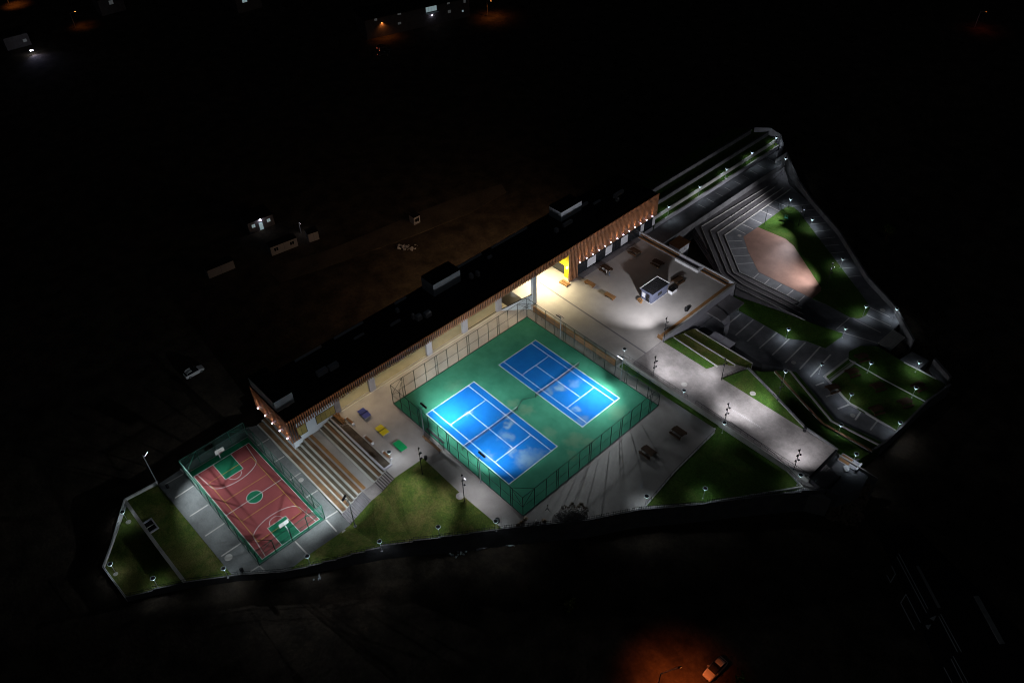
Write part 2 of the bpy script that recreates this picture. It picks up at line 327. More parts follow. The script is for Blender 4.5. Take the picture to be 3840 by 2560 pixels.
slab('brick_plaza', 'reddish brick paved plaza with many sides', [(2787.5, 887.5), (2843, 851), (2946, 895), (2977, 922), (3080, 1079), (3078, 1092), (3046, 1119), (2845, 1019.6), (2806.7, 945)], ZL + 0.03, 'brick', -5.45)
slab('lawn', 'large lawn along the outer side of the brick plaza', [(2843, 851), (2929, 788), (2952, 774.6), (2977, 776.5), (2998, 795.7), (3040, 853), (3151, 998.5), (3250.6, 1132), (3262, 1155), (3247, 1182), (3220, 1194), (3185.5, 1188), (3097.5, 1140), (3046, 1119), (3078, 1092), (3080, 1079), (2977, 922), (2946, 895)], ZL + 0.05, 'grass', -5.4)
def rect_px(f, L): return [f(*p) for p in L]
S1 = [((800, 145), (905, 192)), ((965, 192), (1140, 172)), ((1040, 242), (1190, 222)), ((1095, 305), (1250, 290)), ((1140, 368), (1295, 355)), ((1190, 440), (1340, 425)), ((1240, 510), (1390, 495)), ((1290, 578), (1430, 568)), ((1350, 650), (1480, 640)), ((1405, 725), (1520, 712)), ((1460, 800), (1580, 790)), ((1520, 882), (1640, 870)),
      ((730, 185), (845, 240)), ((650, 230), (770, 282)), ((560, 310), (670, 360)), ((475, 365), (585, 415)), ((405, 408), (510, 462)), ((330, 535), (480, 530)), ((360, 607), (520, 600)), ((400, 680), (555, 672)), ((430, 755), (590, 748)), ((640, 850), (580, 905)), ((745, 905), (690, 960)), ((865, 958), (800, 1010)), ((980, 1012), (915, 1065)), ((1090, 1070), (1025, 1130)),
      ((1530, 1285), (1400, 1395)), ((1440, 1420), (1800, 1530)), ((1570, 1295), (1840, 1430)), ((1700, 1255), (1935, 1365)), ((1735, 1185), (1925, 1275))]
stripes(lower, ZL + 0.006, [(cN(*a), cN(*b)) for a, b in S1], 0.22)
S2 = [((840, 50), (715, 150)), ((930, 95), (800, 210)), ((1010, 140), (885, 255)), ((1105, 190), (975, 305)), ((1195, 235), (1070, 355)), ((1315, 260), (1165, 410)), ((1425, 290), (1270, 460)), ((1500, 350), (1350, 515)), ((1450, 555), (1390, 577)), ((1545, 628), (1465, 660)), ((1640, 715), (1550, 750)), ((1720, 770), (1680, 830)), ((1845, 835), (1790, 905))]
stripes(lower, ZL + 0.006, [(cR(*a), cR(*b)) for a, b in S2], 0.34)
slab('lawn', 'dark lawn between the amphitheatre steps and the lower path', [(2700, 1085, -1.4), (3021, 1203, -1.3), (3161, 1250, ZL + .06), (3155, 1262, ZL + .06), (3095, 1305, ZL + .06), (3023, 1277.5, ZL + .06), (2952, 1268, ZL + .06), (2828, 1196, ZL + .06), (2745, 1149, ZL + .06), W(20.6, 75, -1.5)], ZL, 'grass', -5.33, cuts=1)
slab('lawn', 'picnic lawn in the corner beyond the lower path', [(3094, 1414), (3187, 1513), (3362, 1616), (3396, 1585), (3473, 1508), (3545, 1440), (3508, 1419), (3447, 1384), (3390, 1358), (3371, 1346), (3288, 1298), (3227, 1296), (3184, 1317), (3183, 1346)], ZL + 0.25, 'grass', -5.31)
slab('path', 'small paved landing at the corner of the picnic lawn', [(3373, 1348), (3390, 1358), (3447.6, 1384), (3485, 1352), (3420, 1318)], ZL + 0.28, 'asphalt', -5.29)
# hidden terraces stepping down between the long triangular lawn and the lower path
slab('lawn', 'upper dark grass step below the walkway wall', [(2812, 1386), (2870, 1395), (3060, 1595), (3260, 1700), (3230, 1718), (3146, 1690), (3020, 1610)], -0.4, 'grass', -5.27)
slab('lawn', 'middle dark grass step with a pale seat edge', [(2860, 1392), (2930, 1392), (3090, 1578), (3285, 1690), (3255, 1708), (3050, 1598)], -1.2, 'grass', -5.26)
slab('lawn', 'lowest dark grass step next to the lower path', [(2910, 1388), (2985, 1394), (3132, 1576), (3316, 1662), (3285, 1690), (3090, 1585)], -1.9, 'grass', -5.24)
# amphitheatre steps
LN = [([(2716.7, 881.8), (2963.6, 709.6)], [(2774, 1021.5), (2822, 1044), (2998, 1132)], -2.2), ([(2690, 872), (2937, 704)], [(2750, 1022), (2803, 1054), (3006, 1156)], -1.85), ([(2663, 864), (2906, 700)], [(2728, 1022), (2785, 1066), (3012, 1178)], -1.5), ([(2629, 849), (2876, 700)], [(2702, 1022), (2770, 1080), (3019, 1200)], -1.15)]
amp = thing('amphitheatre_steps', 'broad stone amphitheatre steps wrapping around the brick plaza', 'steps')
for a, b, z in LN:
    st = slab('step', None, [a[1], a[0], b[0], b[1], b[2], W(30, 78 + z), W(20.6, 74.2), W(-2.3, 90 + z), W(-2.3, 130)], z, 'tread', ZL - 0.2, parent=amp)
    nose = MB(); pts = [P3(q, z + 0.02) for q in (a[1], a[0], b[0], b[1], b[2])]
    for p, q in zip(pts, pts[1:]): nose.bar(p, q, 0.13, 4)
    nose.build('nosing', 'seat', st)
# upper terraces beyond the building
upath = slab('path', 'dark upper path with pale bands beyond the building', [W(-8.1, 74), W(-2.5, 74), W(-2.5, 128), W(-8.1, 134)], 0.3, 'asphalt', -5.4)
S3 = [((1255, 655), (1385, 725)), ((1080, 760), (1225, 830)), ((950, 845), (1080, 915)), ((825, 930), (935, 990)), ((690, 1030), (800, 1085)), ((525, 1130), (630, 1190)), ((375, 1225), (500, 1285)), ((225, 1320), (350, 1385)), ((80, 1415), (205, 1480))]
stripes(upath, 0.306, [(cF(*a), cF(*b)) for a, b in S3], 0.2)
slab('lawn', 'lamp lit lawn terrace above the upper path', [W(-8, 79.2), W(-8, 134.5), W(-9.7, 135.2), W(-9.7, 79.2)], 1.3, 'grass', -5.45)
slab('lawn', 'second lawn terrace on a lamp lit retaining wall', [W(-9.63, 79.2), W(-9.63, 135), W(-12.5, 135.5), W(-12.5, 79.2)], 2.3, 'grass', -5.5)
slab('lawn', 'third dark lawn terrace near the top of the slope', [W(-12.4, 79.2), W(-12.4, 135.3), W(-16.5, 133), W(-16.5, 79.2)], 3.3, 'grass', -5.55)
slab('lawn', 'topmost dark lawn terrace behind the building', [W(-15.6, 79.2), W(-15.6, 132), W(-20, 128), W(-20, 79.2)], 4.3, 'grass', -5.58)
def wall_px(name, label, cat, pts, h, w, mat, cap=None, zb=None):
    """free-standing wall along surveyed points (px, py, z at the foot)"""
    t = thing(name, label, cat); V = [P3(p, 0) for p in pts]
    for a, b in zip(V, V[1:]):
        d = Vector((b.x - a.x, b.y - a.y, 0)).normalized(); s = Vector((-d.y, d.x, 0)) * w / 2; m = MB(); k = 0
        zb_ = (lambda p: p.z - 0.3) if zb is None else (lambda p: zb)
        v = [a - s, b - s, b + s, a + s]
        m.v = [(p.x, p.y, zb_(p)) for p in v] + [(p.x, p.y, p.z + h) for p in v]
        m.f = [(3, 2, 1, 0), (4, 5, 6, 7), (0, 1, 5, 4), (1, 2, 6, 5), (2, 3, 7, 6), (3, 0, 4, 7)]
        m.build('wall_panel', mat, t)
        if cap:
            m = MB(); s2 = s * 1.35; e = d * 0.02; v = [a - s2 - e, b - s2 + e, b + s2 + e, a + s2 - e]
            m.v = [(p.x, p.y, p.z + h + 0.003) for p in v] + [(p.x, p.y, p.z + h + 0.09) for p in v]
            m.f = [(3, 2, 1, 0), (4, 5, 6, 7), (0, 1, 5, 4), (1, 2, 6, 5), (2, 3, 7, 6), (3, 0, 4, 7)]
            m.build('coping', cap, t)
    return t
wall_px('retaining_wall', 'stone edged wall between the top two lawn terraces', 'wall', [W(-12.4, 79.5, 3.3), W(-12.4, 135, 3.3)], 0.12, 0.35, 'wallgrey', 'wallgrey', 2.2)
wall_px('retaining_wall', 'pale grey wall along the top of the grassy slope', 'wall', [W(-15.7, 80, 4.3), W(-15.6, 131, 4.3)], 0.25, 0.35, 'wallgrey', 'wallgrey', 3.2)
wall_px('retaining_wall', 'lamp lit pale wall behind the lowest lamp row', 'wall', [W(-9.55, 79.5, 2.3), W(-9.55, 134.8, 2.3)], 0.06, 0.3, 'seat', None, 1.2)
wall_px('retaining_wall', 'dark wall with stone top beside the upper path', 'wall', [W(-7.95, 79.5, 1.3), W(-7.95, 134, 1.3)], 0.05, 0.3, 'greywall', 'coping', 0.2)
wall_px('retaining_wall', 'dark parapet dropping from the upper path to the steps', 'wall', [W(-2.4, 76, .3), W(-2.4, 127, .3)], 0.3, 0.25, 'wallgrey', None, -2.5)
wall_px('end_wall', 'pale wall closing the far end of the lawn terraces', 'wall', [W(-15.5, 132.5, 3.6), W(-12.3, 135.8, 3.4), W(-9.2, 136.4, 2.4), W(-6.2, 133.5, 1.4), W(-5.6, 130, .8)], 1.1, 0.3, 'greywall', None, -5)
wall_px('end_wall', 'lamp lit pale wall beside the far end of the upper path', 'wall', [(2908, 611, .3), (2946, 587, .3)], 1.2, 0.25, 'white', None, -5)
wall_px('boundary_wall', 'long pale boundary wall along the outer edge of the brick plaza path', 'wall', [(2946, 585, -.2), (2968, 640, -1), (2990, 690, -2), (3036, 758, ZL), (3143, 881, ZL), (3250, 1054, ZL), (3346, 1157, ZL), (3420, 1290, ZL)], 1.3, 0.35, 'wallgrey', 'wallgrey', -5.2)
wall_px('boundary_wall', 'low dark boundary wall along the picnic lawn', 'wall', [(3560, 1450, ZL + .2), (3473, 1512, ZL + .2), (3398, 1588, ZL + .1), (3318, 1664, ZL), (3225, 1725, -1.6), (3165, 1762, -1)], 0.8, 0.3, 'wallgrey', 'wallgrey', -5.2)
wall_px('boundary_wall', 'pale slanting wall top at the far corner of the picnic lawn', 'wall', [(3500, 1355, ZL + .2), (3560, 1425, ZL + .2)], 0.9, 0.4, 'wallgrey', 'wallgrey', -5.2)
wall_px('garden_wall', 'low stone wall dividing the two lawns of the far tip', 'wall', [(470.5, 1879, -3.42), (520, 1950, -3.42), (600, 2060, -3.42), (694, 2184, -3.42)], 0.25, 0.45, 'greywall', 'coping', -5)
wall_px('garden_wall', 'low pale wall along the back edge of the far tip lawn', 'wall', [(591, 1812, -3.42), (470.5, 1877, -3.42), (421, 2044, -4.2), (390, 2129, -4.2), (475, 2244, -4.2)], 0.55, 0.3, 'white', None, -5.7)
wall_px('kerb_wall', 'stone kerb wall stepping beside the bright green lawn strip', 'wall', [(2524, 1264, ZP - .1), (2600, 1315, ZP - .1), (2690, 1374, ZP - .1)], 0.18, 0.22, 'coping', None, 0)
wall_px('kerb_wall', 'stone kerb wall between the middle and lowest terrace lawns', 'wall', [(2565, 1251, .7), (2757, 1369, .7)], 0.18, 0.22, 'coping', None, -1)
wall_px('kerb_wall', 'stone kerb wall along the outer lowest terrace lawn', 'wall', [(2606, 1233, 0), (2822, 1363, 0)], 0.18, 0.22, 'coping', None, -2)
wall_px('walkway_wall', 'low wall on the outer edge of the triangular lawn and walkway', 'wall', [(2804, 1382, ZP), (2900, 1480, ZP), (3018, 1605, ZP), W(61.3, 47.75, ZP)], 0.3, 0.26, 'wallgrey', 'wallgrey', -2)
wall_px('seat_wall', 'pale wooden topped seat wall on the grass steps', 'wall', [(2905, 1395, -1.15), (3085, 1592, -1.15), (3270, 1695, -1.15)], 0.3, 0.32, 'coping', 'treadwood', -2)
wall_px('seat_wall', 'dim seat wall nearest the lower path', 'wall', [(2962, 1392, -1.9), (3118, 1580, -1.9), (3302, 1672, -1.9)], 0.25, 0.34, 'coping', None, -2.6)
wall_px('garden_edge', 'pale stone edge crossing the picnic lawn', 'edging', [(3185, 1350, ZL + .25), (3300, 1416, ZL + .25), (3473, 1508, ZL + .25)], 0.12, 0.22, 'band')
wall_px('garden_edge', 'pale kerb between lower path and picnic lawn', 'edging', [(3094, 1416, ZL + .1), (3187, 1515, ZL + .1), (3225, 1535, ZL + .1), (3360, 1618, ZL + .1)], 0.3, 0.28, 'band')
wall_px('garden_edge', 'pale kerb of the small landing at the picnic lawn corner', 'edging', [(3390, 1359, ZL + .25), (3510, 1421, ZL + .25)], 0.15, 0.22, 'band')
# ================================================================== tennis court
tc = tag(MB().box(-6.73, 30.5, -2.92, 34.2, -0.3, 0.0).build('tennis_court', 'tgreen'), 'green painted double tennis court', kind='structure')
for nm, y0, w in (('left', 0.0, 12.57), ('right', 19.476, 10.776)):
    a = MB().quad((0, y0, .005), (23.77, y0, .005), (23.77, y0 + w, .005), (0, y0 + w, .005)).build('playing_area', 'tblue', tc)
    s = w * 1.37 / 10.97; z = .010; L = 23.77
    for pts in ([(0, y0), (L, y0)], [(0, y0 + w), (L, y0 + w)], [(0, y0), (0, y0 + w)], [(L, y0), (L, y0 + w)]): line(a, pts, 0.075, z)
    for pts in ([(0, y0 + s), (L, y0 + s)], [(0, y0 + w - s), (L, y0 + w - s)], [(5.485, y0 + s), (5.485, y0 + w - s)], [(L - 5.485, y0 + s), (L - 5.485, y0 + w - s)], [(5.485, y0 + w / 2), (L - 5.485, y0 + w / 2)]): line(a, pts, 0.065, z + .002)
    n = thing('tennis_net', 'tennis net across the blue court ' + ('nearer the table tennis tables' if nm == 'left' else 'nearer the upper plaza'), 'net', (11.885, y0 + w / 2, 0), 0, 'tennis nets')
    h = w / 2 + 0.9
    m = MB(); k = 12
    for i in range(k):
        f0, f1 = -h + 2 * h * i / k, -h + 2 * h * (i + 1) / k; zz = lambda q: 1.07 - 0.155 * (1 - (abs(q) / h) ** 1.5)
        m.quad((0, f0, .05), (0, f1, .05), (0, f1, zz(f1)), (0, f0, zz(f0)))
    m.build('netting', 'net', n)
    m = MB()
    for i in range(k):
        f0, f1 = -h + 2 * h * i / k, -h + 2 * h * (i + 1) / k; m.bar((0, f0, zz(f0)), (0, f1, zz(f1)), 0.022, 4)
    m.build('tape', 'line', n)
    for q in (-h, h): MB().lathe((0, q, 0), [(.05, 0), (.05, 1.1), (.03, 1.13)], 8).build('post', 'fencedark', n)
# wet crack trickle between the courts
mm = MB(); pts = [crop(1850, 1400, 3.92)(*q) for q in [(340, 525), (380, 460), (425, 382), (520, 365), (620, 340), (640, 300)]]
for a, b in zip(pts, pts[1:]):
    a, b = G(*a, .004), G(*b, .004); d = (b - a).normalized(); s = Vector((-d.y, d.x, 0)) * random.uniform(.05, .11); mm.quad(a - s, b - s, b + s, a + s)
mm.build('water_stain', 'fencedark', tc)
# tennis fence
def wirefence(name, label, x0, x1, y0, y1, z, h, nx, ny, netm, paint, lattice=3, r=0.055, brace=True):
    t = thing(name, label, 'fence', (0, 0, 0))
    post = MB().lathe((0, 0, 0), [(r, 0), (r, h)], 6).mesh('post', paint)
    lat = MB(); lat.bar((-.28, 0, 0), (-.28, 0, h + .1), r * .8, 5); lat.bar((.28, 0, 0), (.28, 0, h + .1), r * .8, 5)
    for i in range(9): lat.bar((-.28, 0, .5 + i * (h - .6) / 8), (.28, 0, .5 + i * (h - .6) / 8), r * .55, 4)
    lat = lat.mesh('lattice_post', paint)
    sides = [((x0, y0), (x1, y0), nx), ((x1, y0), (x1, y1), ny), ((x1, y1), (x0, y1), nx), ((x0, y1), (x0, y0), ny)]
    for (a, b, n) in sides:
        a, b = Vector((*a, z)), Vector((*b, z)); ang = math.atan2(b.y - a.y, b.x - a.x)
        for i in range(n):
            p = a.lerp(b, i / n); q = a.lerp(b, (i + 1) / n)
            if i and lattice and i % lattice == 0: put('lattice_post', lat, t, p, ang)
            else: put('post', post, t, p)
            MB().quad(p, q, q + Vector((0, 0, h)), p + Vector((0, 0, h))).build('mesh_panel', netm, t)
        up = Vector((0, 0, h))
        MB().bar(a + up, b + up, r * .8, 5).build('top_rail', paint, t); MB().bar(a + up / 2, b + up / 2, r * .6, 5).build('middle_rail', paint, t)
        MB().bar(a + Vector((0, 0, .05)), b + Vector((0, 0, .05)), r, 4).build('bottom_rail', paint, t)
    if brace:
        dx, dy = (x1 - x0) / nx, (y1 - y0) / ny
        for (cx, cy, sx, sy) in ((x0, y0, 1, 1), (x1, y0, -1, 1), (x1, y1, -1, -1), (x0, y1, 1, -1)):
            A, B, Cc = Vector((cx + sx * dx, cy, z)), Vector((cx, cy + sy * dy, z)), Vector((cx, cy, z)); up = Vector((0, 0, h))
            MB().bar(A + up, B + up, r * .7, 5).build('corner_tie', paint, t)
            for p, q in ((A + up, Cc + up * .5), (B + up, Cc + up * .5), (A + up * .5, Cc + up * .5 - Vector((0, 0, .02)))): MB().bar(p, q, r * .6, 5).build('corner_brace', paint, t)
    return t
wirefence('tennis_court_fence', 'tall green wire mesh fence enclosing both tennis courts', -6.73, 30.5, -2.92, 34.2, 0, 5.4, 13, 13, 'net_t', 'fencedark', r=.062)
wirefence('basketball_court_fence', 'green wire mesh fence enclosing the red basketball court', -22.9, 4.35, -40.85, -27.35, ZB, 4.0, 8, 4, 'net_b', 'fencegreen', 0, r=.075)

# ================================================================== basketball court
bc = tag(MB().box(-22.6, 4.1, -40.6, -27.6, ZB - .2, ZB + .004).build('basketball_court', 'bgreen'), 'red and green basketball court with white lines', kind='structure')
X0, X1, Y0, Y1 = -21.15, 3.70, -39.95, -28.15; YC = (Y0 + Y1) / 2; zc = ZB + .008
MB().quad((X0, Y0, zc), (X1, Y0, zc), (X1, Y1, zc), (X0, Y1, zc)).build('playing_area', 'red', bc)
def bl(pts, w=.075, m='line', z=ZB + .018): return line(bc, pts, w, z, m)
for x, s in ((X0, 1), (X1, -1)):
    MB().quad((x, YC - 1.88, zc + .004), (x + s * 4.9, YC - 1.88, zc + .004), (x + s * 4.9, YC + 1.88, zc + .004), (x, YC + 1.88, zc + .004)).build('key', 'bgreen', bc)
    bl([(x, YC - 1.88), (x + s * 4.9, YC - 1.88), (x + s * 4.9, YC + 1.88), (x, YC + 1.88)])
    bl([(x + s * (4.9 + 1.28 * math.cos(a)), YC + 1.28 * math.sin(a)) for a in [math.pi * (i / 14 - .5) for i in range(15)]], .07, 'line', ZB + .024)
    arc = [(x, YC - 5.2), (x + s * 4.3, YC - 4.75)]
    for i in range(17):
        a = math.pi * (i / 16 - .5); arc.append((x + s * (4.5 + 2.35 * math.cos(a)), YC + 4.75 * math.sin(a)))
    arc += [(x + s * 4.3, YC + 4.75), (x, YC + 5.2)]
    bl(arc, .075, 'line', ZB + .030)
bl([(X0, Y0), (X1, Y0), (X1, Y1), (X0, Y1), (X0, Y0)], .085, 'line', ZB + .040)
ci = MB(); ci.lathe((-8.85, YC, ZB + .009), [(1.42, 0), (1.42, .003)], 28); ci.build('centre_circle', 'bgreen', bc)
bl([(-8.85 + 1.45 * math.cos(i * math.pi / 14), YC + 1.45 * math.sin(i * math.pi / 14)) for i in range(29)], .08, 'line', ZB + .048)
bl([(-8.85, Y0), (-8.85, Y1)], .075, 'line', ZB + .062)
bl([(-17.7, -38.6), (.12, -38.6), (.12, -29.6), (-17.7, -29.6), (-17.7, -38.6)], .07, 'yline', ZB + .066)
for x in (-11.8, -5.7): bl([(x, -38.6), (x, -29.6)], .07, 'yline', ZB + .072)
bt = bpy.data.objects['basketball_terrace']
SB = [((605, 480), (755, 395)), ((685, 597), (840, 495)), ((810, 750), (965, 652)), ((940, 915), (1105, 805)), ((1075, 1085), (1240, 975)), ((1320, 1215), (1395, 1165)), ((1695, 960), (1800, 1070)), ((1395, 1165), (1440, 1205)), ((1380, 155), (1475, 100)), ((1520, 295), (1605, 245)), ((1650, 445), (1740, 385)), ((1790, 595), (1885, 530)), ((730, 350), (790, 410))]
stripes(bt, ZB - .006, [(cA(*a), cA(*b)) for a, b in SB] + [(c7(270, 760), c7(465, 640)), (c7(285, 775), c7(440, 945)), (c7(0, 440), c7(180, 335))], 0.26, 'coping')
def hoop(x, s, label):
    t = thing('basketball_hoop', label, 'hoop', (x, YC, ZB), 0 if s > 0 else math.pi, 'basketball hoops')
    MB().bar((0, 0, 0), (0, 0, 2.6), .09, 8).bar((0, 0, 2.6), (1.5, 0, 3.4), .08, 8).bar((0, 0, 1.4), (.9, 0, 3.05), .04, 6).build('post', 'panel', t)
    b = MB().box(1.5, 1.56, -.9, .9, 2.9, 3.95).build('backboard', 'line', t)
    MB().box(1.562, 1.57, -.3, .3, 3.05, 3.09).box(1.562, 1.57, -.3, .3, 3.46, 3.5).box(1.562, 1.57, -.3, -.26, 3.09, 3.46).box(1.562, 1.57, .26, .3, 3.09, 3.46).build('target_square', 'black', b)
    MB().ring((1.85, 0, 3.05), .21, .25, .03, 14).bar((1.56, 0, 3.06), (1.64, 0, 3.06), .03, 5).build('rim', 'redpaint' if 'redpaint' in M else 'red', t)
hoop(-21.75, 1, 'basketball hoop with white backboard at the dark end of the red court')
hoop(4.05, -1, 'basketball hoop with white backboard at the end nearest the lawn')

# ================================================================== bleachers and stairs
bl_t = thing('bleachers', 'concrete bleachers with wooden treads facing the basketball court', 'bleachers')
rows = [(-24.65, -23.5, -2.87, -23.8), (-23.5, -22.62, -2.43, -23.8), (-22.62, -21.7, -1.98, -12.35), (-21.7, -20.8, -1.53, -12.35), (-20.8, -19.75, -1.08, -12.35), (-17.12, -16.1, -.72, -12.35), (-16.1, -15.1, -.36, -12.35), (-15.1, -14.35, 0.0, -12.35)]
for i, (y0, y1, zt, xl) in enumerate(rows):
    r = MB().box(xl, 5.72, y0, (-14.2 if i > 4 else -19.7) - i * .003, -5 + i * .01, zt).build('seat_row', 'seat', bl_t)
    MB().box(xl + .1, 5.6, y0 + .30, y1 - .02, zt + .003, zt + .05).build('wood_tread', ('treadwood', 'treadwood', 'treadolive', 'treadolive', 'treadwood', 'treadolive', 'treadwood', 'treadolive')[i], r)
MB().box(-12.34, 5.70, -19.72, -17.0, -5, -1.05).build('landing', 'concrete', bl_t)
MB().box(-12.3, 5.5, -19.4, -18.75, -1.047, -1.0).build('wood_tread', 'wood', bl_t)
stt = thing('stairs', 'grey stone stairs in two flights beside the bleachers', 'stairs')
for i in range(12):
    y0 = -24.8 + i * .425; MB().box(5.75, 8.52, y0, -19.7 - i * .002, -5 + .01 * i, ZB + .1875 * (i + 1) - .01).build('step', 'tread', stt)
MB().box(5.75, 8.45, -19.68, -17.2, -5, -1.07).build('landing', 'walk', stt)
for i in range(7):
    y0 = -17.2 + i * .44; MB().box(5.72, 8.2, y0, -14.12 - i * .002, -4.9 + .01 * i, -1.05 + .15 * (i + 1) - .004).build('step', 'walk', stt)
    MB().box(5.72, 8.2, y0 + .27, y0 + .436, -1.0, -1.05 + .15 * (i + 1) + .002).build('tread_strip', 'black', stt)
pl = thing('planter', 'long low empty planter bed along the top of the bleachers', 'planter')
MB().box(-12.3, 5.5, -14.5, -14.2, -1, .42).build('rear_wall', 'greywall', pl); MB().box(5.2, 5.5, -14.2, -12.55, -.5, .36).build('end_wall', 'greywall', pl)
MB().box(-12.3, 5.2, -14.198, -12.6, -.5, .12).build('soil', 'dirt', pl); MB().box(-12.3, 5.2, -12.62, -12.5, -.5, .14).build('kerb', 'coping', pl)

# ================================================================== the long building
XS = -7.17; YL = -24.75; YR = 79.0; XB = -20.2; XW = -12.4
bd = thing('sports_building', 'long flat roofed sports building clad in brown vertical slats', 'building')
MB().box(XB, XS - .15, YL + .15, YR - .1, ZR - .9, ZR - .35).build('roof', 'roof', bd)
rf = bpy.data.objects['roof']
for (x0, x1, y0, y1) in ((XB, XS - .1, YL + .05, YL + .3), (XB, XS - .1, YR - .3, YR - .05), (XB, XB + .25, YL + .3, YR - .3), (XS - .35, XS - .1, YL + .3, YR - .3)): MB().box(x0, x1, y0, y1, ZR - 1.0, ZR - .05).build('parapet', 'roof', bd)
for (y0, y1) in ((9, 12), (20.5, 33), (36, 47), (-6, 1), (-15, -9)): MB().box(XB + .26, XB + .55, y0, y1, ZR - .34, ZR + .1).build('roof_upstand', 'white', rf)
MB().box(-19.9, -15.95, 16.4, 23.7, ZR - .5, 13.95).build('stair_bulkhead', 'bluegrey', rf); MB().box(-19.95, -15.9, 16.35, 23.75, 13.955, 14.06).build('bulkhead_roof', 'roof', rf)
MB().box(-19.9, -16.0, 54.3, 61.2, ZR - .5, 13.4).build('stair_bulkhead', 'bluegrey', rf); MB().box(-19.95, -15.95, 54.25, 61.25, 13.405, 13.5).build('bulkhead_roof', 'roof', rf)
MB().box(-19.9, -10.9, -24.5, -20.75, ZR - .5, 13.5).build('plant_room', 'bluegrey', rf); MB().box(-19.95, -10.85, -24.55, -20.7, 13.505, 13.6).build('plant_room_roof', 'roof', rf)
for k, (x, y, w, d, h) in enumerate([(-13.5, -13, .9, 2.2, 1.0), (-13.2, -10.6, .9, 2.0, 1.0), (-12.7, 9.7, 1, 1.2, 1.1), (-12.2, 11.6, 1, 1.4, 1.1), (-13.6, 9, .5, .5, 1.3), (-15.2, 26, .9, .6, 1.1), (-14.8, 27.5, .9, .6, 1.1), (-15, 5.5, .25, 2.5, .5), (-17.5, 8, .6, .6, .9), (-14.2, 54.6, .6, 2.8, .8), (-14.1, 50.8, .8, .8, .9), (-14.0, 72, .5, 3.4, .9), (-15.5, 66, .5, 2.4, .3), (-12.6, 70, .7, .7, .8), (-17, -2, .4, 2.4, .25), (-11.2, -22.2, .8, .7, .7), (-16.8, 62.6, .4, 3.2, .6), (-17.6, 33.5, .5, 1.2, .5)]):
    MB().box(x - w / 2, x + w / 2, y - d / 2, y + d / 2, ZR - .36, ZR - .35 + h).box(x - w * .35, x + w * .35, y - d * .35, y + d * .35, ZR - .3 + h, ZR - .22 + h).build('roof_unit', 'panel', rf)
# body walls
MB().box(XB + .05, XW, -22.7, -11.9, -5, ZR - 1.0).build('wall', 'bluegrey', bd)
MB().box(XB + .05, XW - .05, -11.9, 36.4, 4.6, ZR - 1.0).build('upper_wall', 'cream', bd)
MB().box(XB + .05, XB + .35, -11.9, 50, -5, 4.59).build('rear_wall', 'cream', bd)
MB().box(XB + .4, XW - .02, -11.9, 33.5, -.5, .10).build('porch_floor', 'porch', bd)
MB().box(XW - .02, XW + .2, -11.7, 31, -.5, .07).build('porch_kerb', 'seat', bd)
MB().box(XB + .05, XS - .6, 50.2, YR - .15, -5, ZR - 1.0).build('wall', 'greywall', bd)
MB().box(XB, XS - .16, YL + .16, YR - .16, ZR - 1.6, ZR - 1.01).build('soffit', 'roof', bd)
# front columns
for y in (-4.33, 10.54, 20.52, 30.53): MB().box(XW - .7, XW, y - .05, y + 1.35, -.3, 9.6).build('column', 'greywall', bd)
MB().box(XW - .9, XW + .05, -12.75, -11.5, -.3, 9.6).build('column', 'tread', bd)
MB().box(-8.3, -7.5, 36.9, 38.0, ZP, 9.6).build('column', 'bluegrey', bd)
wg = MB(); a, b = Vector((-12.4, 31.5, -.2)), Vector((-7.7, 36.9, -.2)); wg.quad(a, b, b + Vector((0, 0, 4.4)), a + Vector((0, 0, .25))); wg.quad(a + Vector((-.25, .2, 0)), b + Vector((-.25, .2, 0)), b + Vector((-.25, .2, 4.4)), a + Vector((-.25, .2, .25)))
wg.quad(a + Vector((0, 0, .25)), b + Vector((0, 0, 4.4)), b + Vector((-.25, .2, 4.4)), a + Vector((-.25, .2, .25))); wg.build('wing_wall', 'bluegrey', bd)
MB().bar(a + Vector((-.1, .1, .3)), b + Vector((-.1, .1, 4.45)), .13, 4).build('wing_wall_coping', 'black', bd)
# porch glazing
bays = [(-11.4, -4.4), (-2.9, 10.4), (12.0, 20.4), (22.0, 30.4)]
gl, gn, gb = newmat('porch_glass'); gb.inputs['Roughness'].default_value = 0.05; gb.inputs['Base Color'].default_value = (.6, .6, .5, 1)
gt = gn.nodes.new('ShaderNodeBsdfTransparent'); gt.inputs[0].default_value = (.93, .92, .85, 1); gm = gn.nodes.new('ShaderNodeMixShader'); gm.inputs[0].default_value = .10
gn.links.new(gt.outputs[0], gm.inputs[1]); gn.links.new(gb.outputs[0], gm.inputs[2]); gn.links.new(gm.outputs[0], gn.nodes['Material Output'].inputs[0]); M['porchglass'] = gl
for k, (y0, y1) in enumerate(bays):
    n = max(2, round((y1 - y0) / 3.3))
    for i in range(n):
        ya, yb = y0 + (y1 - y0) * i / n, y0 + (y1 - y0) * (i + 1) / n
        p = MB().quad((XW - .35, ya, .14), (XW - .35, yb, .14), (XW - .35, yb, 4.5), (XW - .35, ya, 4.5)).build('glass_pane', 'porchglass', bd)
    MB().box(XW - .4, XW - .3, y0, y1, .10, .2).build('window_rail', 'black' if k == 3 else 'steel', bd)
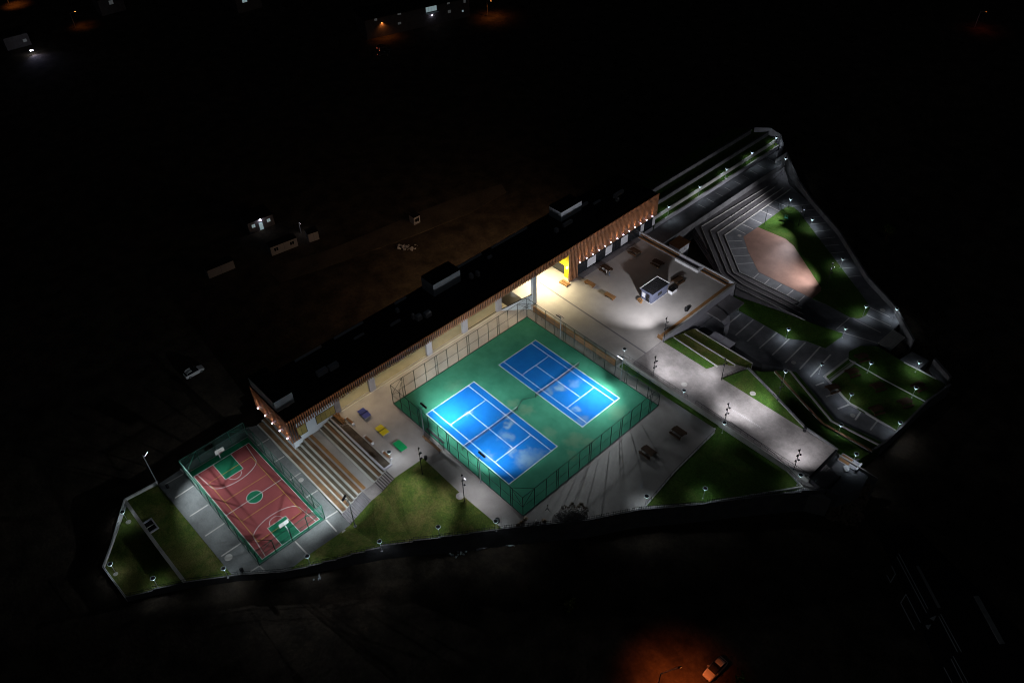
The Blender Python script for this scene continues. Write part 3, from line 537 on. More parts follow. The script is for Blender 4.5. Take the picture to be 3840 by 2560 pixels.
# porch ceiling downlights
MB().box(XB + .4, XW - .45, -11.85, 36.3, 4.5, 4.59).build('porch_ceiling', 'cream', bd)
WARM = (1.0, .80, .48)
for j in range(18):
    y = -9.5 + j * 2.55
    d = MB().lathe((-14.6, y, 4.46), [(.16, 0), (.16, .035)], 10).build('downlight', 'warmglow', bd); MB().lathe((-17.2, y + 1.2, 4.46), [(.16, 0), (.16, .035)], 10).build('downlight', 'warmglow', bd)
    if j % 2 == 0: spot(d, (-14.3, y, 4.4), (-13.6, y, 0), 320, 130, WARM, .9, .2)
# eave downlights over the terrace in front of the porch
for y in (-10, -2.5, 5, 12.5, 20, 27.5, 34):
    d = MB().lathe((-10.2, y, ZR - 1.66), [(.2, 0), (.2, .05)], 10).build('eave_light', 'warmglow', bd); spot(d, (-10.2, y, ZR - 1.75), (-8.4, y, 0), 1100, 110, (1, .74, .52), .9, .25)
# passage
MB().box(XB + .4, XS - .8, 36.4, 49.3, 9.0, 9.2).build('passage_ceiling', 'cream', bd)
for x in (-18, -15, -12, -9.6):
    for y in (39.5, 43, 46.5):
        d = MB().lathe((x, y, 8.93), [(.18, 0), (.18, .05)], 10).build('downlight', 'warmglow', bd)
        if y == 43 or x == -12: spot(d, (x, y, 8.85), (x + 2.6, y, ZP), 3600, 120, (1, .84, .52), .9, .3)
# yellow portal
pt = bd
MB().box(-9.6, -8.3, 49.0, 50.1, ZP, 9.0).build('yellow_pier', 'yellow', pt); MB().box(-16.4, -15.4, 49.0, 50.1, ZP, 9.0).build('yellow_pier', 'yellow', pt)
MB().box(-15.4, -9.6, 49.05, 50.1, 4.6, 6.1).build('yellow_lintel', 'yellow', pt); MB().box(-15.4, -9.6, 49.6, 50.1, ZP, 4.6).build('portal_glass', 'darkglass', pt); MB().box(-15.4, -9.6, 49.6, 50.1, 6.1, 9.0).build('portal_glass', 'darkglass', pt)
wl = MB().box(-8.9, -8.6, 48.8, 49.0, 4.2, 4.7).build('wall_light', 'warmglow', pt); point(wl, (-8.75, 48.5, 4.5), 220, (1, .85, .5), .12)
# left wall windows
for (y0, y1, z0, z1) in ((-21.6, -19.4, .4, 2.9), (-17.1, -12.85, .65, 2.75)):
    f = MB().box(XW - .02, XW + .06, y0 - .08, y1 + .08, z0 - .08, z1 + .08).build('window', 'black', bd); n = max(2, round((y1 - y0) / 1.1))
    for i in range(n):
        ya, yb = y0 + (y1 - y0) * i / n + .03, y0 + (y1 - y0) * (i + 1) / n - .03; MB().box(XW + .05, XW + .075, ya, yb, z0, z1).build('pane', 'yglass', f)
# right ground floor: dark glazing and white panels
cG = crop(2050, 650, 3.485)
y = 51.2; k = 0
MB().box(XS - .62, XS - .5, 50.3, YR - .2, ZP, 5.0).build('shop_front', 'black', bd)
for (q0, q1) in (((530, 1240), (640, 1170)), ((765, 1095), (850, 1040)), ((965, 965), (1055, 900)), ((1225, 760), (1270, 720)), ((1378, 690), (1412, 650))):
    a, b = AX(*cG(*q0), XS - .45), AX(*cG(*q1), XS - .45); MB().box(XS - .5, XS - .44, a.y, b.y, 2.0, 4.3).build('white_panel', 'panel', bd)
for i in range(12):
    y0 = 51 + i * 2.25; f = MB().box(XS - .502, XS - .47, y0 + .1, y0 + 2.1, ZP + .25, 4.6).build('window', 'darkglass', bd); MB().box(XS - .47, XS - .45, y0 + 1.07, y0 + 1.13, ZP + .25, 4.6).build('mullion', 'black', f)
MB().box(XS - .6, XS + 1.1, 51.5, 73, ZP + .001, ZP + .05).build('apron', 'tread', bd)
# slats (each one a board)
def slatz(y):
    if y < -23.1: return 5.6
    if y < -17.8: return 8.35 + (y + 23.1) / 5.3 * .5
    if y < -11: return 8.85 + (y + 17.8) / 6.8 * .35
    if y < 48.0: return 9.3
    if y < 51.2: return ZP + .05
    return 5.1
cache = {}
def slat(y0, z0, along='y'):
    key = (round(z0, 2), along)
    if key not in cache:
        h = ZR - z0; w, d = .20, .24
        m = MB().box(-d, 0, -w / 2, w / 2, z0, ZR) if along == 'y' else MB().box(-w / 2, w / 2, 0, d, z0, ZR)
        cache[key] = m.mesh('slat', 'slat')
    return cache[key]
n = round((YR - YL) / .47)
for i in range(n + 1):
    y = YL + .06 + i * (YR - YL - .12) / n; put('slat', slat(y, slatz(y)), bd, (XS, y, 0))
n = 27
for i in range(1, n + 1):
    x = XS - .1 - i * (XS - XB - .2) / n; put('slat', slat(x, 5.6 - .0 * i, 'x'), bd, (x, YL, 0))
MB().box(XS - .3, XS - .26, YL + .3, -23.1, 5.7, ZR - 1.0).build('backing_board', 'tread', bd)
MB().box(XS - .3, XS - .26, 51.2, YR - .1, 5.15, ZR - 1.0).build('backing_board', 'tread', bd)
MB().box(XS - .3, XS - .26, 48.2, 51.2, ZP + .1, ZR - 1.0).build('backing_board', 'tread', bd)
MB().box(XB + .1, XS - .3, YL + .26, YL + .3, 5.7, ZR - 1.0).build('backing_board', 'tread', bd)
MB().box(XB + .1, XS - .3, YL + .31, -22.71, 5.3, 5.6).build('underside', 'tread', bd)
for (y0, y1) in ((YL, YR),): (MB().box(XS + .18, XS + .26, y0, y1, ZR + .12, ZR + .15).build('led_channel', 'slat', bd), MB().quad((XS + .19, y0, ZR + .116), (XS + .19, y1, ZR + .116), (XS + .25, y1, ZR + .116), (XS + .25, y0, ZR + .116)).build('led_strip', 'stripglow', bd))
# facade uplights
def uplight(p, dirn, e, col):
    f = MB().box(p.x - .12, p.x + .12, p.y - .12, p.y + .12, p.z - .25, p.z).build('uplight', 'black', bd)
    MB().lathe((p.x, p.y, p.z + .002), [(.15, 0), (.15, .04)], 10).build('uplight_lens', 'upglow', f)
    spot(f, (p.x, p.y, p.z + .12), (p.x + dirn[0], p.y + dirn[1], p.z + 3), e, 50, col, .8, .06)
for q in [(437, 1150), (522, 1098), (603, 1043), (687, 992), (767, 940), (845, 887), (925, 835), (1003, 790), (1080, 740), (1157, 690), (1232, 640), (1308, 592), (1383, 545)]:
    p = AX(*cG(*q), XS + .22); dim = .35 if q[0] in (687, 767) else 1; uplight(Vector((XS + .24, p.y, 5.75)), (-.30, .12), 330 * dim, (1, .58, .28))
c5 = crop(900, 1450, 4.48)
for q in [(300, 360), (420, 485), (540, 612), (668, 737), (795, 868)]:
    p = AY(*c5(*q), YL - .24); uplight(p, (.05, .30), 380, (1, .58, .28)); l = point(bd, (p.x, p.y - .1, p.z - .35), 16, (1, .85, .7), .1)

# ================================================================== plaza edges
par = thing('plaza_parapet', 'grey plaza wall with a wooden bench running along its top', 'wall')
MB().box(20.05, 20.45, 48.1, 73.8, -3, 2.55).build('wall_panel', 'greywall', par); MB().box(-8, 20.45, 73.4, 73.8, -3, 2.5).build('wall_panel', 'greywall', par)
MB().box(20.05, 20.45, 48.1, 73.8, 2.553, 2.62).build('coping', 'coping', par); MB().box(-8, 20.05, 73.4, 73.8, 2.503, 2.6).build('coping', 'white', par)
bn = thing('plaza_bench', 'long wooden bench along the outer plaza wall', 'bench')
for i in range(10):
    y0 = 48.3 + i * 2.5; MB().box(18.9, 19.45, y0, y0 + 2.46, ZP + .40, ZP + .47).build('seat_board', 'wood', bn); MB().box(19.6, 20.0, y0, y0 + 2.46, ZP + .75, ZP + .82).build('top_board', 'wood', bn)
MB().box(19.0, 19.4, 48.35, 73.2, ZP, ZP + .4).build('bench_base', 'tread', bn); MB().box(18.7, 20.05, 48.02, 48.28, ZP, ZP + .9).build('end_board', 'wood', bn)
bn2 = thing('plaza_bench', 'long wooden bench along the plaza side facing the amphitheatre', 'bench')
for i in range(11):
    x0 = -7 + i * 2.35
    if 5 <= i <= 7: continue
    MB().box(x0, x0 + 2.3, 72.2, 72.7, ZP + .42, ZP + .5).build('seat_board', 'wood', bn2); MB().box(x0, x0 + 2.3, 72.9, 73.35, ZP + .8, ZP + .88).build('top_board', 'wood', bn2)
MB().box(-7, 19, 72.3, 72.65, ZP, ZP + .4).build('bench_base', 'tread', bn2)
tag(MB().box(4.7, 11.4, 71.6, 72.1, ZP, ZP + .75).box(10.9, 11.4, 72.1, 73.3, ZP, ZP + .75).build('planter_box', 'white'), 'white planter box set between the plaza benches', 'planter')
wf = thing('timber_fence', 'brown timber boarding on the plaza edge above the tennis court', 'fence')
for i in range(26):
    x0 = -7.0 + i * .93; MB().box(x0, x0 + .9, 36.38, 36.55, .0, ZP + .02).build('board', 'wooddark', wf)
MB().box(-7, 17.2, 36.3, 36.62, ZP + .022, ZP + .1).build('cap_rail', 'wood', wf)
# plaza paving joints
plz = bpy.data.objects['plaza']
line(plz, [(-12, 43.4), (-3, 43.15), (8, 42.9), (20, 42.6)], .35, ZP + .003, 'tread', 'drain'); line(plz, [(-6.6, 37.2), (-6.6, 43)], .15, ZP + .004, 'coping', 'joint')
def railing(name, label, pts, h=1.05, step=1.5, r=.028, mat='darkmetal', group='metal railings', mid=True):
    t = thing(name, label, 'railing', (0, 0, 0), 0, group); pm = MB().bar((0, 0, 0), (0, 0, h), r, 5).mesh('post', mat); V = [P3(p, 0) for p in pts]
    for a, b in zip(V, V[1:]):
        n = max(1, round((b - a).length / step))
        for i in range(n): put('post', pm, t, a.lerp(b, i / n))
        u = Vector((0, 0, h)); MB().bar(a + u, b + u, r * 1.2, 5).build('top_rail', mat, t)
        if mid: MB().bar(a + u * .5, b + u * .5, r * .6, 4).build('middle_rail', mat, t)
    put('post', pm, t, V[-1]); return t
railing('railing', 'dark railing along the walkway edge above the tennis fence', [W(17.6, 38.45, ZP), W(34, 38.45, ZP)])
railing('railing', 'dark railing along the walkway edge above the triangular lawn', [W(36, 38.45, ZP), W(45, 38.45, ZP), W(61.3, 38.45, ZP)])
railing('railing', 'lower railing of the ramp below the walkway', [(2735, 1592, .6), (2900, 1712, .6), (3003, 1820, .5)], 1.0)
railing('railing', 'railing beside the pale ramp path', [(2707, 1419, ZP), (2805, 1381, .6)], .9)
railing('railing', 'railing on the outer wall of the triangular lawn', [(2806, 1384, ZP + .3), (2900, 1482, ZP + .3), (3016, 1604, ZP + .3)], .8)
railing('railing', 'railing along the path edge of the dark lawn', [(2425, 1893, .1), (2530, 1770, .1), (2680, 1622, .1)], .9)
railing('railing', 'low railing in front of the plaza boarding', [W(-6, 35.6, 0), W(16, 35.6, 0)], 1.0, 1.2)
railing('railing', 'railing at the landing beside the building columns', [W(-8.2, 33.5, 0), W(-8.2, 36.4, .8)], 1.1, .6)
railing('railing', 'railing across the end of the upper path', [W(-7.5, 126.5, .3), W(-3, 126.5, .3)], 1.0)
railing('railing', 'railing at the foot of the walkway stairs', [W(61.8, 38.4, .3), W(64.8, 39.3, .3)], 1.0)
# kerb wall of the lower walkway
wall_px('walkway_kerb', 'pale kerb under the walkway railing', 'edging', [W(17.6, 38.2, ZP - .15), W(61.3, 38.2, ZP - .15)], .15, .25, 'coping', None, 0)
wall_px('garden_edge', 'pale stone edging of the dark triangular lawn path', 'edging', [(2420, 1898, .05), (2528, 1770, .05), (2678, 1622, .05), (2683, 1600, .05), (2654, 1557, .05), (2545, 1483, .05)], .12, .25, 'band')
wall_px('garden_edge', 'pale edging along the ramp side of the dark triangular lawn', 'edging', [(2735, 1597, .1), (2905, 1717, .1), (3008, 1826, .1), (2660, 1884, .05)], .3, .25, 'band')
slab('ramp', 'pale sloping ramp between the two railings below the walkway', [(2735, 1592, .8), (2890, 1700, .7), (3010, 1815, .5), (3060, 1830, .7), W(62, 38.2, .7), W(45, 38.2, .8)], .7, 'walk', -5.35)
slab('path', 'small paved yard at the lower end of the walkway', [W(61.32, 38.5), W(66.5, 40), W(68.5, 44), W(68, 47.5), W(61.32, 47.7)], .3, 'asphalt', -5.37)

# ================================================================== perimeter fence
pf = thing('perimeter_fence', 'boundary wall with a spiked metal fence along the lower edge of the site', 'fence')
V = [G(*p) for p in PERI]
for a, b in zip(V, V[1:]):
    L = Vector((b.x - a.x, b.y - a.y, 0)); n = max(1, round(L.length / 7))
    for i in range(n):
        p, q = a.lerp(b, i / n), a.lerp(b, (i + 1) / n); zt = max(p.z, q.z) + .28; d = L.normalized(); s = Vector((d.y, -d.x, 0)) * .12
        P0 = [p - s, q - s, q + s, p + s]
        m = MB(); m.v = [(v.x, v.y, ZG - .3) for v in P0] + [(v.x, v.y, zt) for v in P0]; m.f = [(3, 2, 1, 0), (4, 5, 6, 7), (0, 1, 5, 4), (1, 2, 6, 5), (2, 3, 7, 6), (3, 0, 4, 7)]
        w = m.build('wall_panel', 'wallgrey', pf)
        m = MB(); c = max(3, round((q - p).length / .42))
        for k in range(c):
            e = p.lerp(q, (k + .5) / c); m.bar((e.x, e.y, zt), (e.x, e.y, zt + 1.0), .028, 4)
        tag(m.build('picket', 'darkmetal', w), kind='stuff')
        MB().bar((p.x, p.y, zt + .25), (q.x, q.y, zt + .25), .03, 4).bar((p.x, p.y, zt + .8), (q.x, q.y, zt + .8), .03, 4).build('rail', 'darkmetal', w)

# ================================================================== lamps
def lamp_proto():
    t = thing('park_lamp', 'x', 'lamp', (0, 0, 0), 0, 'ring shaped park lamps')
    MB().lathe((0, 0, 0), [(.16, 0), (.16, .04), (.05, .06), (.045, 2.3)], 8).build('pole', 'steel', t)
    m = MB()
    for i in range(3):
        a = i * 2 * math.pi / 3 + .5; m.bar((0, 0, 2.28), (.38 * math.cos(a), .38 * math.sin(a), 2.95), .03, 5)
    m.build('arm', 'lampglow', t)
    h = MB().ring((0, 0, 2.93), .34, .42, .04, 16).build('ring_head', 'lampglow', t)
    MB().lathe((0, 0, 2.96), [(.41, .015), (.36, .05), (.1, .08)], 16).build('ring_cover', 'darkmetal', h)
    MB().lathe((0, 0, 2.6), [(.09, 0), (.11, .12), (.04, .2)], 8).build('light_engine', 'lampglow', t)
    return t
LP = lamp_proto()
LAMPS = [(412.5, 2113, -4.2, 60, 'park lamp at the pointed tip of the far left lawn'), (459, 1918, -4.2, 60, 'park lamp by the pale wall behind the far left lawn'), (573, 2167, -4.2, 60, 'park lamp on the far left lawn near the boundary fence'), (838, 2130, -3.42, 60, 'park lamp at the lower corner of the strip lawn by the basketball court'), (1152, 2084, -3.28, 55, 'park lamp where the paving meets the sloping lawn by the basketball court'),
    (1423, 2029, -1.7, 60, 'park lamp against the boundary fence on the sloping lawn'), (1643, 1974, -.6, 60, 'park lamp in the middle of the sloping lawn edge'), (1859, 1953, -.05, 75, 'park lamp at the lower end of the concrete path by the sloping lawn'), (1458.5, 1694, 0, 95, 'park lamp beside the bench near the green table tennis table'),
    (2342, 1308.5, ZP, 60, 'park lamp at the plaza corner above the floodlit tennis fence'), (2565, 1463.4, ZP, 80, 'park lamp beside the walkway railing nearest the tennis court corner'), (2717, 1584, .6, 75, 'park lamp at the bend of the walkway railing'), (2645, 1830, .1, 70, 'park lamp alone on the dark triangular lawn by the fence'), (2425, 1859, .1, 95, 'park lamp at the lower tip of the dark triangular lawn'), (3003, 1780, .6, 60, 'park lamp on the ramp near the walkway stairs'),
    (3212, 1701, .3, 70, 'park lamp standing above the small paved yard'), (3155, 1592, -1.2, 75, 'park lamp on the dark grass steps'), (2947, 1391, -.4, 70, 'park lamp where the grass steps meet the curved wall'), (3083, 1364, ZL, 120, 'park lamp on the lower path before the short stairs'), (2958, 1233, ZL, 120, 'park lamp between the dark lawn and the banded lower path'), (3172, 1229, ZL, 120, 'park lamp at the pointed end of the dark lawn'), (3267, 1359, ZL + .25, 75, 'park lamp in the middle of the picnic lawn'), (3449.5, 1357, ZL + .25, 110, 'park lamp on the small landing at the far corner'), (3194, 1476.5, ZL + .1, 120, 'park lamp beside the wooden picnic table by the lower path'), (3436, 1452.5, ZL + .25, 70, 'park lamp next to the pale topped picnic table'), (3376.5, 1582.6, ZL, 90, 'park lamp at the lower corner of the picnic lawn'),
    (2965.5, 745, ZL, 130, 'park lamp at the rounded top of the lawn by the brick plaza'), (3047, 820.5, ZL, 120, 'second park lamp along the outer path of the brick plaza'), (3161.4, 969, ZL, 120, 'third park lamp along the outer path of the brick plaza'), (3249, 1147, ZL, 120, 'park lamp at the rounded lower end of the brick plaza lawn'), (3364.2, 1156, ZL, 90, 'park lamp close to the outer boundary wall'), (2776, 1132.4, ZL, 130, 'park lamp on the lower path beside the plaza wall'),
    (2912, 513.6, 1.3, 85, 'park lamp at the far end of the lit lawn terrace'), (2821, 570.5, 1.3, 85, 'second farthest park lamp on the lit lawn terrace'), (2725.4, 632, 1.3, 85, 'middle park lamp on the lit lawn terrace'), (2625.2, 698.2, 1.3, 85, 'second nearest park lamp on the lit lawn terrace'), (2509, 772, 1.3, 85, 'park lamp on the lit terrace nearest the building end'), (2947.5, 592.9, .3, 110, 'park lamp beside the pale wall at the end of the upper path')]
LSC = 2.4
for i, (px, py, z, e, lab) in enumerate(LAMPS):
    o = LP if i == 0 else copy_tree(LP); p = G(px, py, z + 2.95); o.location = (p.x, p.y, z); o.rotation_euler.z = random.uniform(0, 2); o['label'] = lab
    spot(o, (0, 0, 2.85), (0, 0, 0), e * LSC * random.uniform(.8, 1.2), 128, (.80, .89, 1.0), 1.0, .3)

def floodpole(label, base, z, h, target, lit, heads, aim, energy, cone, tgt2=None, color=(.86, .93, 1.0)):
    """mast with a cross frame of floodlights"""
    b = G(*base, z); t = thing('floodlight_mast', label, 'floodlight', b, 0, 'floodlight masts')
    MB().lathe((0, 0, 0), [(.3, 0), (.3, .05), (.10, .06), (.07, h)], 8).build('pole', 'steel', t)
    d = Vector((aim[0], aim[1], 0)).normalized(); s = Vector((-d.y, d.x, 0))
    MB().bar(s * -.9 + Vector((0, 0, h)), s * .9 + Vector((0, 0, h)), .05, 5).bar(s * -.7 + d * .7 + Vector((0, 0, h + .15)), s * .7 + d * .7 + Vector((0, 0, h + .15)), .05, 5).bar(Vector((0, 0, h)), d * .7 + Vector((0, 0, h + .15)), .05, 5).build('cross_frame', 'darkmetal', t)
    for i in range(heads):
        u = s * ((i - (heads - 1) / 2) * .45) + d * .75 + Vector((0, 0, h + .3)); dn = (d + Vector((0, 0, -.75))).normalized()
        hd = MB().bar(u - dn * .16, u + dn * .06, .22, 4, .30).build('floodlight_head', 'black', t)
        MB().bar(u + dn * .062, u + dn * .075, .25, 4).build('lens', 'floodglow' if lit else 'panel', hd)
    if lit:
        for (tg, e, cn) in target: spot(t, d * 1.0 + Vector((0, 0, h + .1)), Vector(tg) - Vector(b), e, cn, color, 1.0, .25)
    return t
floodpole('lit floodlight mast outside the fence near the yellow table tennis table', (1590, 1622), 0, 6.9, [((3.4, 4.4, 0), 15000, 62), ((1, 13, 0), 25000, 112), ((11, 6, 0), 12000, 118)], True, 4, (0, 1), 0, 0)
floodpole('floodlight mast outside the fence near the lower tennis court corner', (1802.5, 1805.6), 0, 6.9, [((14.5, 7, 0), 14500, 108)], True, 4, (0, 1), 0, 0)
floodpole('unlit floodlight mast between the plaza boarding and tennis fence', (2101, 1269.6), 0, 6.5, [], False, 3, (0, -1), 0, 0)
floodpole('brightly lit floodlight mast at the plaza corner of the tennis fence', (2328, 1424), 0, 6.6, [((20.2, 27, 0), 12000, 62), ((20, 21, 0), 21000, 112), ((10, 24, 0), 9000, 105), ((24, 28.5, 0), 3600, 112)], True, 3, (0, -1), 0, 0)
floodpole('lit floodlight mast behind the basketball court', (588, 1807.6), -3.4, 8.2, [((-6, -34.5, ZB), 17000, 88)], True, 2, (.7, .55), 0, 0)
floodpole('lit floodlight mast on the lawn beside the bleacher stairs', (1332, 1972), -2.6, 7.8, [((-6, -33, ZB), 12500, 100), ((2, -22, -2.5), 3800, 110)], True, 3, (-.8, -.45), 0, 0)

def spotpole(label, top, base, z, heads, lights, h=None, glow=()):
    b = G(*base, z); hh = h or 7.0; t = thing('spotlight_pole', label, 'light pole', b, 0, 'spotlight poles')
    MB().lathe((0, 0, 0), [(.14, 0), (.14, .04), (.07, .05), (.05, hh)], 8).build('pole', 'darkmetal', t)
    for i in range(heads):
        zz = hh - .7 - i * .75; s = 1 if i % 2 else -1; o = MB().bar((0, 0, zz), (.22 * s, .15, zz), .03, 5).bar((.22 * s, .05, zz - .1), (.26 * s, .32, zz - .02), .15, 8, .17).build('spotlight', 'black', t)
        if i in glow: MB().bar((.26 * s, .325, zz - .02), (.265 * s, .36, zz - .01), .13, 8).build('lens', 'spotglow', o)
    for (tx, ty, tz, e, c) in lights: spot(t, (Vector((tx - b.x, ty - b.y, 0)).normalized() * .5) + Vector((0, 0, hh - .8)), Vector((tx, ty, tz)) - b, e, c, (.93, .92, 1.0), 1.0, .2)
    return t
spotpole('black spotlight pole at the top corner of the sloping lawn', None, (1584.4, 1777.6), 0, 5, [(2, -9, 0, 2200, 95), (12, -16, -1, 2600, 85)], 7.8)
spotpole('black spotlight pole beside the path with a purple glowing lamp', None, (1741.8, 1878.3), 0, 4, [(22, -6, 0, 1600, 100), (17, -15, -1, 2600, 85)], 7.8, (1,))
spotpole('black spotlight pole at the corner of the plaza bench', None, (2488.2, 1280.8), ZP, 5, [(15, 45, ZP, 1100, 130), (1, 55, ZP, 14000, 84), (9, 68, ZP, 9500, 78), (25, 44, ZP, 900, 110)], 7.0)
spotpole('black spotlight pole on the upper walkway railing', None, (2449.9, 1407), ZP, 5, [(32.5, 45, ZP, 1500, 70), (27, 44.5, ZP, 2900, 122)], 5.6)
spotpole('black spotlight pole halfway along the walkway railing', None, (2718.4, 1577.6), ZP, 5, [(48, 44.5, ZP, 1600, 70), (42, 44.5, ZP, 2900, 122)], 5.2)
spotpole('black spotlight pole at the lower end of the walkway', None, (2976, 1759.7), ZP, 5, [(55, 44.5, ZP, 3100, 120)], 5.8)
spotpole('black spotlight pole by the ramp path between the lawns', None, (2705, 1423), ZP, 3, [(31.5, 45, ZP, 1800, 110), (28, 52, .7, 1300, 120)], 6.2)
spotpole('slim spotlight pole on the outer wall of the triangular lawn', None, (2915, 1500), ZP, 3, [(44, 45, ZP, 1800, 110), (42, 50, ZP, 800, 130)], 5.5)
spotpole('spotlight pole on the lawn beside the brick plaza with three glowing lamps', None, (3100.6, 1067.4), ZL, 4, [(25, 92, ZL, 5000, 84), (18, 84, ZL, 4500, 110)], 6.6, (0, 1, 2))
spotpole('spotlight pole on the far side of the brick plaza lawn with two bright lamps', None, (2992, 850), ZL, 3, [(12, 97, ZL, 5200, 90), (19.5, 95.5, ZL, 4500, 36), (2, 106, ZL, 11000, 80)], 6.4, (1, 2))
spotpole('unlit slim pole at the inner edge of the brick plaza lawn', None, (2866, 843), ZL, 0, [], 4.5)
spotpole('unlit slim pole at the outer edge of the brick plaza lawn', None, (3012, 823), ZL, 0, [], 3.8)

# ================================================================== things on the terraces
def clean(m): return m
def pingpong(x, y, mat, label, net=True):
    t = thing('table_tennis_table', label, 'table', (x, y, 0), 0, 'table tennis tables')
    for s in (-1, 1):
        MB().box(min(s * .01, s * 1.37), max(s * .01, s * 1.37), -.7625, .7625, .735, .76).build('half_top', mat, t)
        MB().box(min(s * 1.33, s * 1.385), max(s * 1.33, s * 1.385), -.78, .78, .70, .757).build('end_edge', 'line', t)
        for q in (-1, 1):
            MB().box(s * 1.0 - .04, s * 1.0 + .04, q * .6 - .04, q * .6 + .04, 0, .73).build('leg', 'steel', t)
            MB().box(-1.33, 1.33, min(q * .765, q * .785), max(q * .765, q * .785), .70, .757).build('side_edge', 'line', t)
    if net:
        MB().box(-.01, .01, -.9, .9, .765, .915).build('net', 'black', t); MB().box(-.015, .015, -.9, .9, .916, .94).build('net_tape', mat, t)
M['ppblue'] = surf('blue_table', (.035, .05, .24), .5, .2, 2, 8); M['ppyellow'] = surf('yellow_table', (.62, .52, .01), .5, .12, 2, 8); M['ppgreen'] = surf('green_table', (.005, .33, .10), .5, .1, 2, 8)
pingpong(-8.18, -8.95, 'ppblue', 'blue table tennis table nearest the building'); pingpong(-2.2, -9.05, 'ppyellow', 'yellow table tennis table between the blue and green ones'); pingpong(3.32, -8.93, 'ppgreen', 'bright green table tennis table nearest the stairs', False)
def bench(x, y, rz, label, L=2.4, z=0):
    t = thing('bench', label, 'bench', (x, y, z), rz)
    for s in (-1, 1): MB().box(s * L / 2 - .13, s * L / 2 + .13, -.25, .25, 0, .46).build('end_block', 'panel', t)
    for i in range(4): MB().box(-L / 2 + .135, L / 2 - .135, -.24 + i * .125, -.24 + i * .125 + .105, .38, .44).build('seat_slat', 'wooddark', t)
bench(-2.42, -12.15, .04, 'wooden bench with white end blocks beside the planter behind the yellow table'); bench(3.1, -11.93, .04, 'wooden bench with white end blocks at the stair end of the planter')
bench(-8.9, -12.0, .05, 'debris strewn bench near the timber pile', 2.2)
def bin_(x, y, z, label, r=.32):
    t = thing('litter_bin', label, 'bin', (x, y, z)); MB().lathe((0, 0, 0), [(r * .85, 0), (r, .1), (r, .8), (r * .9, .85)], 10).build('body', 'black', t); MB().lathe((0, 0, .852), [(r * 1.05, 0), (r * .6, .12)], 10).build('lid', 'darkmetal', t)
bin_(8.76, -7.2, 0, 'dark round litter bin at the corner of the sloping lawn'); p = G(1866, 1950, .5); bin_(p.x, p.y, 0, 'dark litter bin beside the lamp at the path end', .4); p = G(906, 2137, ZB + .4); bin_(p.x, p.y, ZB, 'dark bin near the lower basketball fence corner'); p = G(628, 1824, ZB + .3); bin_(p.x, p.y, ZB, 'dark bin at the upper lawn corner by the floodlight mast', .28); p = G(2574, 1157, ZP + .6); bin_(p.x, p.y, ZP, 'black round bin against the plaza bench', .42); p = G(3018, 1611, ZP + .4); bin_(p.x, p.y, ZP, 'black bin at the narrow end of the triangular lawn')
# timber pile
t = thing('timber_pile', 'untidy pile of orange timber planks by the building', 'timber')
cT = crop(1260, 1540, 8.71)
for i in range(22):
    a = G(*cT(random.uniform(20, 130), random.uniform(110, 300)), .3); L = random.uniform(1.4, 2.8); an = random.uniform(-.35, .3); z0 = random.uniform(.1, .65)
    o = MB().box(-L / 2, L / 2, -.08, .08, 0, .05).build('plank', 'wood' if i % 3 else 'wooddark', t, (a.x + .3, a.y, z0)); o.rotation_euler = (random.uniform(-.1, .1), random.uniform(-.08, .08), an)
m = MB()
for i in range(26):
    a = G(*cT(random.uniform(150, 640), random.uniform(330, 520)), .1); m.rock((a.x, a.y, .12), random.uniform(.07, .22))
tag(m.build('debris', 'stone'), 'small pale building debris beside the orange timber pile', kind='stuff')
# scaffold
sc = thing('scaffold', 'trestle scaffold with a black platform against the tennis fence', 'scaffold')
for x in (5.3, 9.6):
    for y in (-4.5, -3.45): MB().bar((x, y, 0), (x, y, 2.7), .035, 5).build('upright', 'darkmetal', sc)
    for i in range(7): MB().bar((x, -4.5, .3 + i * .38), (x, -3.45, .3 + i * .38), .022, 4).build('rung', 'darkmetal', sc)
MB().bar((5.3, -4.5, .3), (9.6, -4.5, 2.4), .025, 4).build('diagonal', 'darkmetal', sc); MB().box(4.9, 10, -3.75, -3.3, 2.6, 2.68).build('platform', 'black', sc)
for i in range(3): MB().box(4.7, 9.9, -4.75 + i * .2, -4.6 + i * .2, 1.1, 1.15).build('plank', 'wood' if i < 2 else 'wooddark', sc)
# picnic tables
M['picnicwood'] = surf('picnic_timber', (.10, .055, .028), .75, .35, 1.2, 7, .1)
def picnic_proto():
    t = thing('picnic_table', 'x', 'picnic table', (0, 0, 0), 0, 'wooden picnic tables')
    for i in range(6): MB().box(-1.3, 1.3, -.56 + i * .19, -.56 + i * .19 + .17, .72, .78).build('table_board', 'picnicwood', t)
    for s in (-1, 1):
        for i in range(2): MB().box(-1.3, 1.3, s * 1.0 - .2 + i * .2, s * 1.0 - .2 + i * .2 + .18, .42, .47).build('bench_board', 'picnicwood', t)
        MB().box(s * 1.0 - .05, s * 1.0 + .05, -1.15, 1.15, .36, .42).build('cross_beam', 'picnicwood', t)
        for q in (-1, 1): MB().bar((s * 1.0, q * .85, 0), (s * 1.0, q * .35, .72), .06, 4).build('leg', 'picnicwood', t)
        MB().box(-1.28, 1.28, s * 1.0 - .04, s * 1.0 + .04, 0, .36).build('bench_skirt', 'picnicwood', t)
    return t
PT = picnic_proto()
cP = crop(2180, 920, 7.467)
PICS = [(-3.95, 67.2, ZP, .03, 'picnic table nearest the timber corner of the plaza with white litter on top'), (2.76, 67.6, ZP, .05, 'dark picnic table behind the kiosk near the white planter'), (-4.4, 57.5, ZP, .02, 'picnic table with people standing around it'), (10.1, 65.9, ZP, 1.5, 'dark picnic table beside the kiosk white box'), (36.7, 23.4, 0, .0, 'dark picnic table on the terrace nearest the tennis fence'), (37.7, 31.2, 0, .0, 'dark picnic table on the terrace near the walkway bend')]
